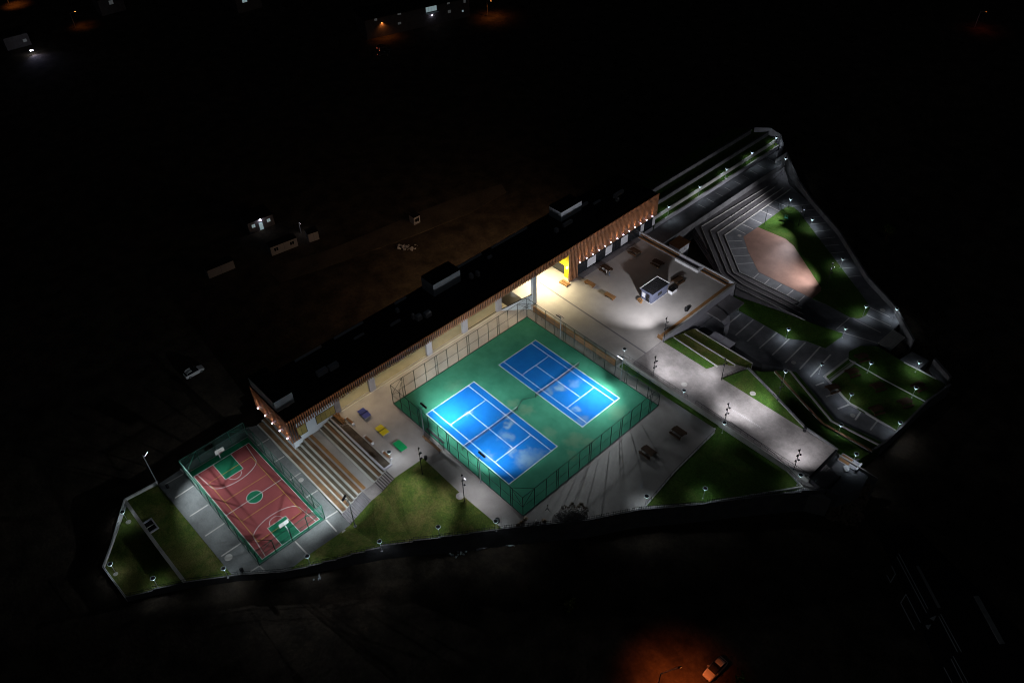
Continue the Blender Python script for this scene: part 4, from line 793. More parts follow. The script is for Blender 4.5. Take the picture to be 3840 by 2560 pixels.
for q, lab in (((3126, 1452, ZL + 1), 'wooden picnic table beside the lower path lamp'), ((3448, 1444, ZL + 1), 'pale topped picnic table at the outer side of the picnic lawn'), ((3235, 1335, ZL + 1), 'dim picnic table at the head of the picnic lawn'), ((3200, 1392, ZL + 1), 'dim picnic table near the short stairs'), ((3295, 1445, ZL + 1), 'unlit picnic table in the middle of the picnic lawn'), ((3290, 1532, ZL + 1), 'unlit picnic table near the lower kerb'), ((3398, 1505, ZL + 1), 'dark picnic table below the stone edge on the picnic lawn')):
    p = G(*q); PICS.append((p.x, p.y, ZL + .25, 1.15, lab))
PICS[7] = (PICS[7][0], PICS[7][1], ZL + .25, 1.3, PICS[7][4]); 
pc0 = None
for i, (x, y, z, rz, lab) in enumerate(PICS):
    o = PT if i == 0 else copy_tree(PT); o.location = (x, y, z); o.rotation_euler.z = rz; o['label'] = lab
def lowtable(x, y, z, rz, label):
    t = thing('table', label, 'table', (x, y, z), rz)
    for i in range(6): MB().box(-1.35, 1.35, -.6 + i * .2, -.6 + i * .2 + .185, .62, .68).build('table_board', 'wood', t)
    for s in (-1, 1): MB().box(s * 1.0 - .08, s * 1.0 + .08, -.45, .45, 0, .62).build('trestle', 'wooddark', t)
lowtable(-3.2, 50.8, ZP, .03, 'low wooden table on the plaza near the yellow portal'); lowtable(2.95, 50.75, ZP, .03, 'low wooden table in the middle of the plaza')
for k, (dx, lab) in enumerate(((0, 'wooden box bench in front of the yellow portal'), (.75, 'second wooden box bench by the yellow portal'))):
    t = thing('box_bench', lab, 'bench', (-7.6, 46.75 + dx, ZP), .02, 'box benches by the portal')
    for i in range(3): MB().box(-1.15, 1.15, -.27 + i * .18, -.27 + i * .18 + .17, .4, .46).build('seat_board', 'wood', t)
    for s in (-1, 1): MB().box(min(s * 1.1, s * 1.15), max(s * 1.1, s * 1.15), -.27, .26, 0, .4).build('end_board', 'wooddark', t)
    MB().box(-1.1, 1.1, -.27, -.22, 0, .4).build('front_board', 'wood', t)
# kiosk
k = thing('kiosk', 'small grey blue kiosk with white edged dark roof', 'kiosk', (9.35, 58.35, ZP))
MB().box(-1.5, 1.5, -2.75, 2.75, 0, 2.5).build('wall', 'kiosk', k); MB().box(-1.55, 1.55, -2.8, 2.8, 0, .06).build('plinth', 'panel', k)
r = MB().box(-1.85, 1.75, -3.0, 3.0, 2.51, 2.7).build('roof', 'kiosk', k)
for i in range(9): MB().box(-1.6, 1.55, -2.7 + i * .62, -2.7 + i * .62 + .5, 2.703, 2.78).build('roof_sheet', 'roof', r)
MB().box(-1.88, -1.70, -3.03, 3.03, 2.7, 2.86).build('roof_trim', 'line', r); MB().box(-1.70, 1.75, 2.85, 3.03, 2.7, 2.86).build('roof_trim', 'line', r); MB().box(1.62, 1.75, -3.0, 2.84, 2.7, 2.82).build('roof_trim', 'kiosk', r); MB().box(-1.7, 1.6, -3.02, -2.85, 2.7, 2.82).build('roof_trim', 'kiosk', r)
f = MB().box(1.495, 1.53, -.7, .7, 1.0, 1.9).build('window', 'black', k); MB().box(1.531, 1.54, -.62, -.03, 1.06, 1.84).box(1.531, 1.54, .03, .62, 1.06, 1.84).build('pane', 'darkglass', f)
d = MB().box(-.1, .8, -2.79, -2.75, .06, 2.1).build('door', 'black', k); MB().box(.7, .74, -2.84, -2.79, 1.0, 1.15).build('handle', 'steel', d); MB().box(-1.2, -.4, -2.79, -2.755, .7, 1.9).build('serving_hatch', 'panel', k)
o = MB().box(-.55, .55, -.95, .95, 0, .75).box(-.5, .5, -.9, .9, .755, .76).build('storage_box', 'white'); o.location = (11.55, 62.2, ZP); tag(o, 'white open topped storage box beside the kiosk', 'box')
o = MB().box(-.48, .48, -.85, .85, .765, .80).build('lid', 'black', o)
for kx in range(3):
    t = thing('pallet', ('brown pallet leaning by the kiosk door, first of three', 'middle brown pallet by the kiosk door', 'brown pallet by the kiosk door, farthest from the wall')[kx], 'pallet', (8.1 + kx * .42, 54.7 - kx * .1, ZP), .2 * kx)
    for i in range(4): MB().box(-.15, .15, -.5 + i * .26, -.5 + i * .26 + .2, .08 + .0 * i, .55).build('board', 'wood', t)
    MB().box(-.17, -.151, -.5, .48, .1, .2).build('bearer', 'wooddark', t)
# manhole covers
def manhole(px, py, z, label, r=.42):
    p = G(px, py, z); t = thing('manhole_cover', label, 'manhole cover', (p.x, p.y, z)); MB().lathe((0, 0, 0), [(r, 0), (r, .03)], 18).build('frame', 'coping', t); MB().lathe((0, 0, .031), [(r * .8, 0), (r * .78, .015)], 18).build('lid', 'coping', t)
for a in ((1725, 1859, 0, 'pale round cover beside the purple lit spotlight pole', .75), (1294, 1996, -3.25, 'pale round cover on the lawn below the bleacher stairs', .6), (857, 2089, ZB, 'round cover at the lower end of the basketball paving', .7), (1129, 1799, ZB, 'square looking cover between the basketball fence and the bleachers', .5), (434, 2151, -4.2, 'pale round base on the far left lawn tip', .4), (482, 1956, -4.2, 'pale round base near the far left wall lamp', .5), (2566, 1441, ZP, 'sandy round cover on the walkway', .6), (2823, 1475, ZP - .03, 'pale round cover on the long triangular lawn', .6), (2794, 1165, ZL + .06, 'pale round cover on the lower path lawn edge', .6), (2915, 1242, ZL, 'pale round cover on the banded lower path', .5), (3145, 1250, ZL + .06, 'pale cover at the tip of the dark lawn', .5), (2773, 884, ZL, 'round cover at the inner corner of the brick plaza path', .5), (3310, 1163, ZL, 'round cover near the outer boundary wall', .6), (3198, 1557, ZL, 'round cover on the lower path bend', .5), (2976, 1359, ZL, 'round cover on the lower path by the curved wall', .5)): manhole(*a)
t = thing('access_hatch', 'open concrete access hatch beside the dividing wall of the lawns', 'hatch', G(563, 1972, -3.42))
for i, (x0, x1, y0, y1) in enumerate(((-1.4, 1.6, -1.0, -.75), (-1.4, 1.6, .75, 1.0), (-1.4, -1.15, -.75, .75), (1.35, 1.6, -.75, .75))): MB().box(x0, x1, y0, y1, 0, .3).build('rim', 'greywall', t)
MB().box(-1.15, 1.35, -.75, .75, .0, .03).build('floor', 'black', t); MB().box(.1, .2, -.75, .75, .1, .25).build('divider', 'coping', t)
# ------------------------------------------------------------------ people
def person(label, loc, rz, shirt, trousers, hair=(.02, .015, .01), stride=.12, sit=False):
    M['c_' + label[:18]] = None
    t = thing('person', label, 'person', loc, rz)
    me = bpy.data.meshes.new('body')
    J = [((0, 0, .95), .15), ((0, 0, 1.2), .15), ((0, 0, 1.42), .14), ((0, 0, 1.53), .06), ((0, .01, 1.64), .10), ((0, 0, 1.74), .07),
         ((.19, 0, 1.42), .06), ((.25, .03, 1.14), .045), ((.25, .14, .9), .035), ((-.19, 0, 1.42), .06), ((-.25, -.03, 1.14), .045), ((-.24, .08, .9), .035),
         ((.1, 0, .9), .09), ((.1, stride, .5), .065), ((.1, stride * 1.3, .08), .045), ((.1, stride * 1.3 + .16, .04), .035),
         ((-.1, 0, .9), .09), ((-.1, -stride * .6, .5), .065), ((-.1, -stride * 1.6, .08), .045), ((-.1, -stride * 1.6 + .16, .04), .035)]
    E = [(0, 1), (1, 2), (2, 3), (3, 4), (4, 5), (2, 6), (6, 7), (7, 8), (2, 9), (9, 10), (10, 11), (0, 12), (12, 13), (13, 14), (14, 15), (0, 16), (16, 17), (17, 18), (18, 19)]
    if sit:
        J = [((p[0], p[1], p[2] - .42), r) for p, r in J]; J[13] = ((.1, .45, .48), .065); J[14] = ((.1, .48, .08), .045); J[15] = ((.1, .64, .04), .035); J[17] = ((-.1, .45, .48), .065); J[18] = ((-.1, .46, .08), .045); J[19] = ((-.1, .62, .04), .035); J[12] = ((.1, .02, .5), .09); J[16] = ((-.1, .02, .5), .09)
    me.from_pydata([p for p, r in J], E, []); me.update()
    m, n, b = newmat('clothes'); g = n.nodes.new('ShaderNodeTexCoord'); sx = n.nodes.new('ShaderNodeSeparateXYZ'); n.links.new(g.outputs['Object'], sx.inputs[0]); cr = n.nodes.new('ShaderNodeValToRGB'); cr.color_ramp.interpolation = 'CONSTANT'
    off = -.42 if sit else 0; mr = n.nodes.new('ShaderNodeMapRange'); mr.inputs[1].default_value = off; mr.inputs[2].default_value = 1.85 + off; n.links.new(sx.outputs[2], mr.inputs[0]); n.links.new(mr.outputs[0], cr.inputs[0]); n.links.new(cr.outputs[0], b.inputs['Base Color']); b.inputs['Roughness'].default_value = .85
    els = cr.color_ramp.elements; els[0].position = 0; els[0].color = (.03, .03, .03, 1); els[1].position = .05; els[1].color = (*trousers, 1)
    for ps, c in ((.53, shirt), (.82, (.45, .27, .19)), (.925, hair)): e = els.new(ps); e.color = (*c, 1)
    me.materials.append(m); o = put('body', me, t)
    sk = o.modifiers.new('s', 'SKIN'); sk.use_smooth_shade = True; o.modifiers.new('d', 'SUBSURF').levels = 1
    for i, (p, r) in enumerate(J): me.skin_vertices[0].data[i].radius = (r, r)
    me.skin_vertices[0].data[0].use_root = True
    hm = MB().lathe((0, -.01, 1.70 + off), [(.105, 0), (.112, .05), (.08, .12), (.02, .145)], 10).build('hair', 'black', t, smooth=True)
p = G(2274, 1033, ZP); person('person in a white shirt and dark trousers standing by the picnic table', (p.x, p.y, ZP), 2.4, (.75, .75, .75), (.03, .03, .05))
p = G(2280, 1035, ZP); person('person in dark clothes and jeans standing by the picnic table', (p.x + .25, p.y + .2, ZP), 2.0, (.05, .06, .06), (.12, .15, .22))
p = G(2262, 1011, ZP + .5); person('person in a pale top seated on the picnic bench', (p.x, p.y, ZP), .2, (.55, .55, .52), (.06, .06, .07), sit=True)
p = G(2053, 1915, 0); person('person in a pale shirt walking past the rubble heap', (p.x, p.y, 0), -.9, (.55, .55, .55), (.12, .12, .12), stride=.26)
# ------------------------------------------------------------------ rubble, boulders, pallets
m = MB()
for i in range(330):
    a, rr = random.uniform(0, 6.28), random.random() ** .5; x, y = rr * 2.9 * math.cos(a), rr * 1.25 * math.sin(a); c, s = math.cos(.93), math.sin(.93)
    m.rock((36.2 + x * c - y * s, 3.3 + x * s + y * c, .1 + (1 - rr) * .7 + random.uniform(0, .15)), random.uniform(.08, .26), .8)
tag(m.build('rubble', 'stone'), 'heap of grey broken stone inside the boundary fence', kind='stuff')
for i, (px, py, r, mt, lab) in enumerate(((1944, 1966, .42, 'stonebr', 'reddish boulder nearest the path end'), (1957, 1957, .45, 'stonebr', 'brown boulder leaning on another by the fence corner'), (1970, 1944, .55, 'stonebr', 'largest brown boulder under the tennis fence corner'), (2010, 1957, .6, 'stone', 'grey wrapped boulder between path end and rubble heap'), (2040, 1953, .5, 'stonebr', 'brown boulder touching the rubble heap'), (2110, 1901, .5, 'stone', 'pale cement bag lump behind the rubble heap'), (2203, 1913, .35, 'stone', 'small grey boulder at the far end of the rubble heap'))):
    p = G(px, py, .25); b = MB(); b.rock((0, 0, 0), r, .75); o = b.build('boulder', mt); o.location = (p.x, p.y, .28); tag(o, lab, 'boulder', 'boulders by the fence corner')
m = MB()
for i in range(26):
    p = G(2120 + i * 3.2, 1897 + 10 * math.sin(i * .6), .2); m.rock((p.x, p.y, .2), random.uniform(.2, .4), .6)
tag(m.build('rubble', 'dirt'), 'low dark soil heap behind the grey stone heap', kind='stuff')
for px, py, rz, lab in ((1752, 2033, .4, 'grey slatted pallet lying closest under the boundary wall'), (1803, 2044, 1.1, 'pale slatted pallet lying askew outside the boundary wall')):
    t = thing('pallet', lab, 'pallet', G(px, py, ZG + .2), rz)
    for i in range(7): MB().box(-1.0, 1.0, -.9 + i * .27, -.9 + i * .27 + .2, .12, .16).build('board', 'panel', t)
    for s in (-.8, 0, .8): MB().box(s - .06, s + .06, -.9, .92, 0, .12).build('bearer', 'wooddark', t)
for (px, py, sx, sy, n, lab) in ((1712, 2058, 1.8, .9, 60, 'blue grey broken slabs below the boundary wall'), (1922, 2022, 1.6, 1.1, 90, 'pale blue rubble below the boundary wall corner'), (1190, 2162, .8, .4, 10, 'a few white scraps outside the fence near the basketball court')):
    m = MB(); p = G(px, py, ZG)
    for i in range(n):
        a, rr = random.uniform(0, 6.28), random.random() ** .5; m.rock((p.x + sx * rr * math.cos(a), p.y + sx * rr * math.sin(a), ZG + .1), random.uniform(.06, .28), .5)
    tag(m.build('rubble', 'bluegrey'), lab, kind='stuff')
# rock slope and yard at the lower end of the walkway
m = MB()
for i in range(420):
    u, v = random.random(), random.random(); p = G(3150 + u * 130 - v * 60, 1770 + v * 170 + u * 30, -1.2 - 3.5 * v); m.rock((p.x, p.y, -0.6 - 3.8 * v - u * .8), random.uniform(.15, .75) * (1 - .3 * u), .7)
tag(m.build('rubble', 'stonebr'), 'brown rocky earth bank spilling down below the paved yard', kind='stuff')
m = MB(); p = G(3172, 1748, .4)
m.prism([G(3162, 1748, .55), G(3172, 1742, .55), G(3186, 1750, .55), (G(3184, 1764, .5)), G(3170, 1768, .5)], .35); tag(m.build('broken_slab', 'white'), 'broken white slab at the edge of the paved yard', 'slab')
t = thing('drain_grate', 'concrete pit with a rusty grate in the paved yard', 'grate', G(3178, 1730, .3), .02)
MB().box(-1.6, 2.3, -1.1, 1.1, .01, .2).build('pit_rim', 'greywall', t); MB().box(-1.4, .6, -.9, .9, .203, .24).build('grate_plate', 'wood', t); MB().box(2.0, 2.3, -1.1, 1.1, .2, .5).build('end_curb', 'white', t)
t = thing('stairs', 'fan of dark narrow steps at the lower end of the walkway', 'stairs')
for i in range(9): MB().box(61.35 + i * .34, 61.35 + i * .34 + .33, 38.6, 43.5, .0, ZP - .12 * (i + 1)).build('step', 'tread', t); MB().box(61.35 + i * .34 + .27, 61.35 + i * .34 + .328, 38.6, 43.5, ZP - .12 * (i + 1) + .002, ZP - .12 * (i + 1) + .02).build('nosing', 'coping', t)
MB().box(61.0, 61.3, 38.6, 47.6, ZP, ZP + .25).build('top_kerb', 'black', t); MB().box(64.5, 64.7, 38.6, 43.5, .2, .9).build('side_rail', 'black', t)
wall_px('yard_wall', 'white wall along the top side of the paved yard', 'wall', [W(61.4, 47.7, .3), W(69.5, 47.7, .3)], .6, .22, 'coping', None, -5)
def flight(label, a, b, n, dz, depth, z0):
    """steps whose edges run from a to b"""
    t = thing('stairs', label, 'stairs'); A, B = G(*a, z0), G(*b, z0); d = (B - A).normalized(); s = Vector((-d.y, d.x, 0)) * depth
    for i in range(n):
        q = [A + s * i, B + s * i, B + s * (i + 1), A + s * (i + 1)]; st = MB().prism([Vector((v.x, v.y, z0 + dz * (i + 1))) for v in q], z0 - .3).build('step', 'coping', t); nn = (q[1] - q[0]).normalized()
        MB().bar(q[0] + Vector((0, 0, dz * (i + 1))), q[1] + Vector((0, 0, dz * (i + 1))), .04, 4).build('nosing', 'band', st)
flight('short stairs between the lower path lamp and the picnic lawn', (3085, 1412), (3178, 1342), 5, .06, -.42, ZL + .01); flight('dark stairs below the outer boundary wall', (3293, 1284), (3350, 1234), 6, -.07, -.5, ZL + .2)
# curved wall and canopy under the plaza
t = thing('curved_wall', 'dark curved concrete wall under the outer plaza wall', 'wall'); m = MB(); P = [(20.6, 66.5), (23, 66.3), (25, 65.4), (26.2, 63.8), (26.4, 62.2)]
for a, b in zip(P, P[1:]): m.quad((a[0], a[1], ZL), (b[0], b[1], ZL), (b[0], b[1], 0.6), (a[0], a[1], 0.6)); m.quad((a[0] - .2, a[1] - .3, ZL), (b[0] - .3, b[1] - .2, ZL), (b[0] - .3, b[1] - .2, .6), (a[0] - .2, a[1] - .3, .6)); m.quad((a[0], a[1], .6), (b[0], b[1], .6), (b[0] - .3, b[1] - .2, .6), (a[0] - .2, a[1] - .3, .6))
m.build('wall_panel', 'greywall', t); MB().box(20.5, 24.5, 63, 71.5, .2, .6).build('roof_slab', 'tread', t); MB().box(20.6, 21, 67.5, 71.3, ZL, .19).build('inner_wall', 'wood', t)
t = thing('glass_canopy', 'glazed box canopy with grey roof panels beside the lower path', 'canopy'); a, b = G(2700, 1228, -.2), G(2747, 1262, -.2)
x0, y0 = 25.2, 57.4
for i in range(2): MB().box(x0 + i * 2.7, x0 + i * 2.7 + 2.6, y0, y0 + 2.6, -.25, -.15).build('roof_panel', 'greywall', t)
for x in (x0, x0 + 2.65, x0 + 5.3):
    for y in (y0, y0 + 2.6): MB().box(x - .05, x + .05, y - .05, y + .05, ZL, -.26).build('post', 'black', t)
for i in range(2): MB().box(x0 + .06 + i * 2.65, x0 + 2.58 + i * 2.65, y0 + .0, y0 + .02, ZL + .1, -.3).build('pane', 'darkglass', t)
t = thing('equipment_cabin', 'low brown roofed equipment cabin with white doors below the plaza bench', 'cabin'); p = G(2585, 905, .2)
MB().box(p.x - 3, p.x + .1, p.y - 4, p.y, -4, .1).build('wall', 'greywall', t); MB().box(p.x - 3.2, p.x + .3, p.y - 4.2, p.y + .2, .1, .25).build('roof', 'wooddark', t)
for i in range(2): d = MB().box(p.x + .1, p.x + .15, p.y - 3.6 + i * 1.8, p.y - 2 + i * 1.8, -2.0, -.2).build('door', 'white', t); MB().box(p.x + .15, p.x + .2, p.y - 3.5 + i * 1.8, p.y - 3.4 + i * 1.8, -1.2, -1.0).build('handle', 'black', d)
t = thing('play_slide', 'small dark green play slide on the lawn by the brick plaza', 'slide', G(2943, 832, ZL + .05), .4)
MB().box(-.4, .4, -.3, .3, 1.2, 1.3).build('deck', 'fencegreen', t); MB().quad((.4, -.3, 1.25), (2.2, -.3, .15), (2.2, .3, .15), (.4, .3, 1.25)).build('chute', 'fencegreen', t)
for x in (-.35, .35):
    for y in (-.28, .28): MB().bar((x, y, 0), (x, y, 2.0), .05, 5).build('post', 'fencegreen', t)

# ================================================================== beyond the site
def street_lamp(label, base, h, arm, e, col, z=ZG, cone=140, glow='sodium', reach=1.6):
    b = Vector(base) if len(base) == 3 else G(*base, z); t = thing('street_lamp', label, 'street lamp', b, 0, 'street lamps'); a = Vector((arm[0], arm[1], 0)).normalized() * reach
    MB().lathe((0, 0, 0), [(.14, 0), (.12, .3), (.07, h)], 8).build('pole', 'steel', t); hd = a + Vector((0, 0, h + .35)); MB().bar((0, 0, h - .05), hd, .05, 6).build('arm', 'steel', t)
    d = a.normalized(); l = MB().bar(hd, hd + d * .65 + Vector((0, 0, .03)), .16, 6, .13, .55).build('lamp_head', 'black', t); MB().bar(hd + d * .15 + Vector((0, 0, -.1)), hd + d * .55 + Vector((0, 0, -.09)), .11, 6, None, .3).build('lens', glow, l)
    spot(t, hd + d * .4 + Vector((0, 0, -.18)), hd + d * .9 + Vector((0, 0, -h)), e, cone, col, .9, .2); return t
SOD = (1.0, .27, .05)
p = G(2478, 2523, 3.7)
street_lamp('orange street lamp with a bent arm beside the lone yellow car', (p.x, p.y, ZG), 8.6, (G(2528, 2505, 4) - p)[:2], 3800, (1, .17, .025), reach=2.6, cone=112)
street_lamp('orange street lamp in front of the distant apartment block', (1424, 133), 5.0, (1, .2), 420, SOD); street_lamp('orange street lamp beside the far end of the apartment block', (1828, 62), 6, (1, .2), 600, SOD)
street_lamp('faint orange street lamp among the houses in the far corner', (283, 104), 5.5, (.3, 1), 260, SOD, cone=110)
street_lamp('orange street lamp at the extreme far corner', (36, 20), 6, (.6, .6), 1300, SOD, cone=100); street_lamp('very dim reddish street lamp on the far hillside', (3655, 104), 6, (1, 0), 120, (1, .12, .05), glow='sodiumdim')
def car(label, loc, rz, paint, roof, lit=False):
    t = thing('car', label, 'car', loc, rz, 'parked cars')
    def loft(st):
        m = MB()
        for (x, z0, z1, w0, w1) in st: m.v += [(x, -w0, z0), (x, w0, z0), (x, w0 * .99, (z0 + z1) * .55), (x, w1, z1), (x, -w1, z1), (x, -w0 * .99, (z0 + z1) * .55)]
        for i in range(len(st) - 1):
            for j in range(6): m.f.append((i * 6 + j, i * 6 + (j + 1) % 6, (i + 1) * 6 + (j + 1) % 6, (i + 1) * 6 + j))
        m.f.append((5, 4, 3, 2, 1, 0)); k = (len(st) - 1) * 6; m.f.append(tuple(range(k, k + 6))); return m
    def rounded(o, w=.05):
        md = o.modifiers.new('b', 'BEVEL'); md.width = w; md.segments = 2; md.limit_method = 'ANGLE'; return o
    rounded(loft([(-2.2, .35, .82, .70, .62), (-2.05, .28, .95, .84, .76), (-1.2, .22, .98, .89, .80), (.6, .22, .96, .90, .80), (1.5, .24, .88, .87, .76), (2.05, .28, .76, .80, .68), (2.2, .36, .62, .66, .58)]).build('body', paint, t))
    rounded(loft([(-2.0, .93, .97, .74, .72), (-1.35, .93, 1.40, .76, .60), (.05, .93, 1.44, .77, .61), (.95, .91, .95, .74, .70)]).build('windows', 'darkglass', t), .03)
    rounded(loft([(-1.75, 1.12, 1.16, .66, .62), (-1.35, 1.40, 1.43, .60, .57), (-.9, 1.42, 1.47, .60, .56), (-.45, 1.43, 1.475, .60, .56)]).build('roof', roof, t), .02)
    wh = MB().bar((0, -.11, 0), (0, .11, 0), .33, 14).mesh('tyre', 'black'); rm = MB().bar((0, -.115, 0), (0, .115, 0), .2, 10).mesh('rim', 'steel')
    for x in (-1.35, 1.35):
        for y in (-.8, .8): w = put('tyre', wh, t, (x, y, .33)); put('rim', rm, w)
    for y in (-.55, .55):
        MB().box(2.07, 2.17, y - .16, y + .16, .58, .68).build('headlight', 'panel', t); MB().box(-2.19, -2.08, y - .17, y + .17, .66, .80).build('tail_light', 'redlamp' if lit else 'red', t)
    for y in (-.95, .95): MB().box(.55, .7, y - .09, y + .09, .92, 1.05).build('mirror', paint, t)
    return t
M['carpaint'] = surf('car_paint', (.80, .80, .70), .25, .03, 1, 5, spec=.6); M['carwhite'] = surf('white_car_paint', (.8, .82, .84), .2, .03, 1, 5, spec=.6); M['cardark'] = surf('dark_car_paint', (.03, .03, .04), .25, .03, 1, 5, spec=.6)
car('pale yellow car with dark windscreen parked under the orange lamp', (69.4, .95, ZG), -math.pi / 2 - .04, 'carpaint', 'carpaint')
car('white car parked on the dark dirt behind the basketball court', (-48.4, -26.1, ZG), math.pi / 2, 'carwhite', 'carwhite')
for px, py, lab in ((1437, 184, 'dark car with a red tail lamp near the apartment block steps'), (1447, 193, 'dark car with a lit tail lamp, middle of the three by the apartments'), (1440, 208, 'dark car with a lit tail lamp, lowest of the three by the apartments')): car(lab, G(px, py, ZG), .9, 'cardark', 'cardark', True)
# tree by the orange lamp
def tree(label, base, h, rad, n, leaf=.32, col='grass', twigs=False):
    t = thing('tree', label, 'tree', base); MB().lathe((0, 0, 0), [(.28, 0), (.2, h * .4), (.12, h * .7)], 8).build('trunk', 'wooddark', t); m = MB()
    for i in range(7): a = i * .9; m.bar((0, 0, h * (.35 + .04 * i)), (rad * .6 * math.cos(a), rad * .6 * math.sin(a), h * (.62 + .03 * i)), .07, 5, .03)
    m.build('limb', 'wooddark', t); m = MB(); cl = [Vector((random.gauss(0, .45) * rad, random.gauss(0, .45) * rad, h * .72 + random.gauss(0, .3) * rad)) for i in range(22)]
    for i in range(n):
        c = random.choice(cl) + Vector((random.gauss(0, .22), random.gauss(0, .22), random.gauss(0, .2))) * rad; u = Vector((random.uniform(-1, 1), random.uniform(-1, 1), random.uniform(-.6, .6))).normalized(); w = u.cross(Vector((random.uniform(-1, 1), random.uniform(-1, 1), 1))).normalized(); s = leaf * random.uniform(.5, 1.2)
        m.quad(c - u * s, c + w * s * .5, c + u * s, c - w * s * .5)
    m.build('crown', col, t); return t
p = G(2815, 2640, 0); tree('dark tree crown cut off by the lower picture edge near the car', (p.x, p.y, ZG), 7, 3.0, 2600)
for px, py, h, lab in ((3010, 590, 4, 'sparse scrub tree outside the far end wall of the terraces'), (2985, 545, 3.5, 'sparse scrub tree highest up the slope beyond the end wall'), (3320, 900, 4, 'dim tree outside the long boundary wall'), (2140, 2285, 2.2, 'small dry shrub on the dark ground below the site')):
    tree(lab, G(px, py, ZG), h, h * .4, 420, .2, 'grassdry')
# parking area lower right
rd = slab('road', 'dark asphalt parking road in the lower corner', [(3290, 1990), (3420, 1960), (3840, 2380), (3840, 2600), (3560, 2600)], ZG + .12, 'roof', ZG - .5)
cK = crop(3200, 2000, 2.8)
for i, (a, b) in enumerate((((455, 245), (765, 830)), ((475, 215), (780, 790)), ((495, 730), (550, 640)), ((550, 640), (700, 930)), ((495, 730), (640, 1010)), ((400, 345), (440, 425)), ((440, 425), (388, 515)), ((388, 515), (350, 440)), ((895, 870), (1090, 1240)), ((915, 850), (1130, 1240)), ((1045, 1290), (1195, 1560)), ((1025, 1320), (1150, 1568)), ((950, 1410), (1030, 1560)))): line(rd, [G(*cK(*a), ZG)[:2], G(*cK(*b), ZG)[:2]], .16, ZG + .125 + i * .001, 'line', 'road_marking')
for q in ([(800, 885), (875, 855), (845, 915)], [(755, 960), (820, 950), (785, 1010)]): MB().quad(*[G(*cK(*v), ZG + .15) for v in q]).build('kerb_corner', 'line', rd)
wall_px('road_kerb', 'pale kerb strip beside the dark parking road', 'edging', [(*cK(1285, 660), ZG), (*cK(1560, 1160), ZG)], .2, .9, 'coping'); wall_px('road_kerb', 'broken pale kerb line crossing the dark parking road', 'edging', [(*cK(670, 340), ZG), (*cK(900, 780), ZG)], .15, .5, 'coping')
slab('dirt_track', 'pale dirt track curving behind the building', [(1000, 1010), (1250, 930), (1560, 800), (1700, 745), (1880, 690), (1900, 720), (1760, 800), (1560, 880), (1300, 975), (1050, 1060)], ZG + .10, surf('track_dirt', (.16, .13, .095), .95, .5, .15, 2), ZG - .6)
# site cabins behind the building
def cabin(label, a, b, depth, h, wins, z=ZG, doors=(), wall='greywall', lit='darkglass', roof='roof', name='site_cabin', cat='cabin'):
    A, B = G(*a, z), G(*b, z); L = (B - A).length; ang = math.atan2(B.y - A.y, B.x - A.x); t = thing(name, label, cat, A, ang)
    MB().box(0, L, 0, depth, 0, h).build('wall', wall, t); MB().box(-.1, L + .1, -.1, depth + .1, h + .003, h + .15).build('roof', roof, t)
    for i in range(1, max(2, int(L / 2.4))): MB().box(i * L / max(2, int(L / 2.4)) - .03, i * L / max(2, int(L / 2.4)) + .03, -.03, -.003, 0, h).build('seam', 'tread', t)
    for (u, w, z0, z1, *m) in wins:
        f = MB().box(u * L - w / 2 - .06, u * L + w / 2 + .06, -.05, -.004, z0 - .06, z1 + .06).build('window', 'panel', t)
        for s in (-1, 1): MB().box(min(u * L + s * .03, u * L + s * w / 2), max(u * L + s * .03, u * L + s * w / 2), -.06, -.051, z0, z1).build('pane', m[0] if m else lit, f)
    for (u, w, hh, m) in doors: d = MB().box(u * L - w / 2, u * L + w / 2, -.05, -.004, 0, hh).build('door', m, t); MB().box(u * L + w / 2 - .15, u * L + w / 2 - .05, -.1, -.05, hh * .45, hh * .5).build('handle', 'steel', d)
    return t
cC = crop(700, 750, 2.352)
cabin('long pale site cabin with two small windows', cC(755, 495), cC(985, 405), 2.4, 2.6, [(.2, 1.1, 1.1, 2.1), (.8, 1.1, 1.1, 2.1)]); cabin('short pale site cabin without windows beside the long one', cC(1085, 375), cC(1172, 345), 2.4, 2.5, []); cabin('dim long site cabin farther along the dark ground', cC(200, 695), cC(430, 600), 2.4, 2.4, []); cabin('tiny white framed cabin on the dirt behind the building', cC(2010, 225), cC(2062, 200), 2.2, 2.4, [(.5, 1.3, .8, 1.9)])
t = cabin('small dark house with a bright porch lamp and two lit windows', cC(560, 300), cC(780, 215), 6, 3.2, [(.2, .9, 1.5, 2.4, 'winlit'), (.8, .9, 1.5, 2.4, 'winlit')], doors=[(.48, 1.0, 2.2, 'winlit')], wall='tread', name='house', cat='house')
l = MB().lathe((0, 0, 0), [(.05, 0), (.28, .1), (.28, .4), (.05, .5)], 8).build('porch_lamp', 'hazeglow', t, ((G(*cC(780, 215), ZG) - G(*cC(560, 300), ZG)).length * .48, -.4, 2.9))
st = street_lamp('white yard lamp beside the short site cabin', cC(1010, 290), 3.2, (1, 0), 45, (.9, .88, 1), glow='hazeglow', reach=.4)
m = MB()
for i in range(40):
    p = G(*cC(random.uniform(1850, 2040), random.uniform(395, 445)), ZG); m.rock((p.x, p.y, ZG + .2), random.uniform(.1, .5))
tag(m.build('debris', 'panel'), 'scattered pale debris on the dirt behind the building', kind='stuff')
# rear wall lights washing the dirt behind the building
for y in (8, 28, 44, 60):
    f = MB().box(XB - .25, XB, y - .15, y + .15, 8.4, 8.7).build('rear_wall_light', 'sodium', bd); spot(f, (XB - .6, y, 8.5), (XB - 20, y, ZG), 900 if y == 8 else 2900, 120, (1, .60, .34), .9, .2)
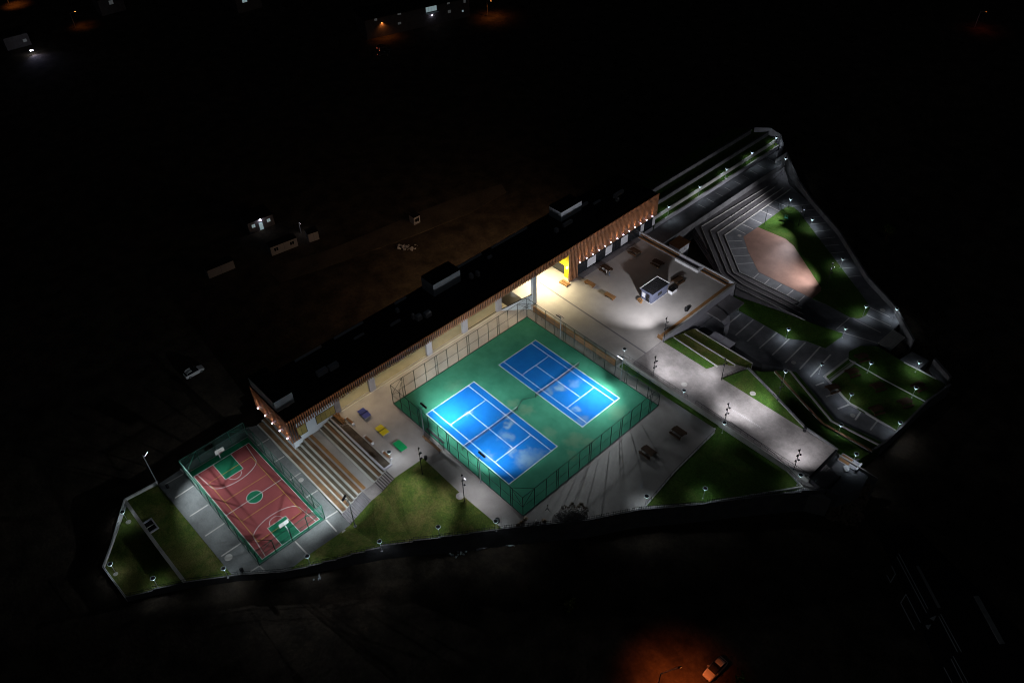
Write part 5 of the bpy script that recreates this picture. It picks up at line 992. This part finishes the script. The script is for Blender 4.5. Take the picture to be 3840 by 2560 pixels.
# distant apartment block
A, B = G(1378, 150, ZG), G(1762, 62, ZG); L = (B - A).length; ang = math.atan2(B.y - A.y, B.x - A.x)
ap = thing('apartment_block', 'dark two storey apartment block with a lit balcony window in the distance', 'building', A, ang); HH = 7.2
MB().box(0, L, 0, 11, 0, HH).build('wall', 'tread', ap); MB().box(-.4, L + .4, -.4, 11.4, HH + .003, HH + .4).build('roof', 'roof', ap)
def win(px, py, w, h, m, parent=ap, name='window'):
    # find the facade point seen at this pixel
    d = ray(px, py); nrm = Vector((-math.sin(ang), math.cos(ang), 0)); tt = (A - CAM).dot(nrm) / d.dot(nrm); P = CAM + d * tt; u = (P - A).dot(Vector((math.cos(ang), math.sin(ang), 0))); z = P.z - ZG
    f = MB().box(u - w / 2, u + w / 2, -.06, -.003, z - h / 2, z + h / 2).build(name, 'panel', parent); n = 2 if w < 3 else 4
    for i in range(n): MB().box(u - w / 2 + .08 + i * (w - .1) / n, u - w / 2 + (i + 1) * (w - .1) / n, -.08, -.061, z - h / 2 + .08, z + h / 2 - .08).build('pane', m, f)
    return u, z
u, z = win(1617, 34, 4.6, 2.0, 'winlit', name='balcony_window'); MB().box(u - 2.6, u + 2.6, -1.2, -.09, z - 1.4, z - 1.25).build('balcony', 'greywall', ap)
for a in ((1409, 74, 1.2, 1.0, 'windim'), (1497, 52, 1.5, 1.0, 'windim'), (1498, 88, 1.4, .9, 'windim'), (1681, 12, 1.2, 1.0, 'windim'), (1685, 44, 1.3, 1.2, 'windim'), (1735, 42, .8, .9, 'winlit'), (1742, 6, 1.0, 1.2, 'windim')): win(*a)
o = MB().lathe((0, 0, 0), [(.05, 0), (.22, .1), (.22, .35), (.05, .45)], 8).build('balcony_lamp', 'hazeglow', ap, (u, -.5, z - 2.5))
for i, (px, py, w, dpt, h, lab, wl, ol) in enumerate(((415, 40, 9, 8, 6, 'dark distant house with one dim grey window', [(.5, 1.6, 3.5, 5, 'windim')], 0), (925, 30, 10, 8, 6.5, 'dark distant house with a pale square window at the top edge', [(.35, 2.0, 3.6, 5.4, 'winlit')], 0), (60, 170, 12, 8, 4.5, 'dark house with a glaring white lamp in the far corner', [(.8, 1.2, 1.6, 2.6, 'windim')], 1))):
    t = cabin(lab, (px - 30, py + 22), (px + 60, py - 2), dpt, h, wl, wall='tread', name='house', cat='house')
    if ol:
        p = G(118, 190, ZG + 1.5); l = MB().box(-.5, .5, -.1, .1, -.15, .15).build('wall_lamp', 'floodglow', t); l.location = t.matrix_world.inverted() @ p if False else (t.matrix_basis.inverted() @ p); spot(l, (0, -.3, 0), (.5, -3, -1.5), 420, 130, (.6, .6, 1), .9, .2)
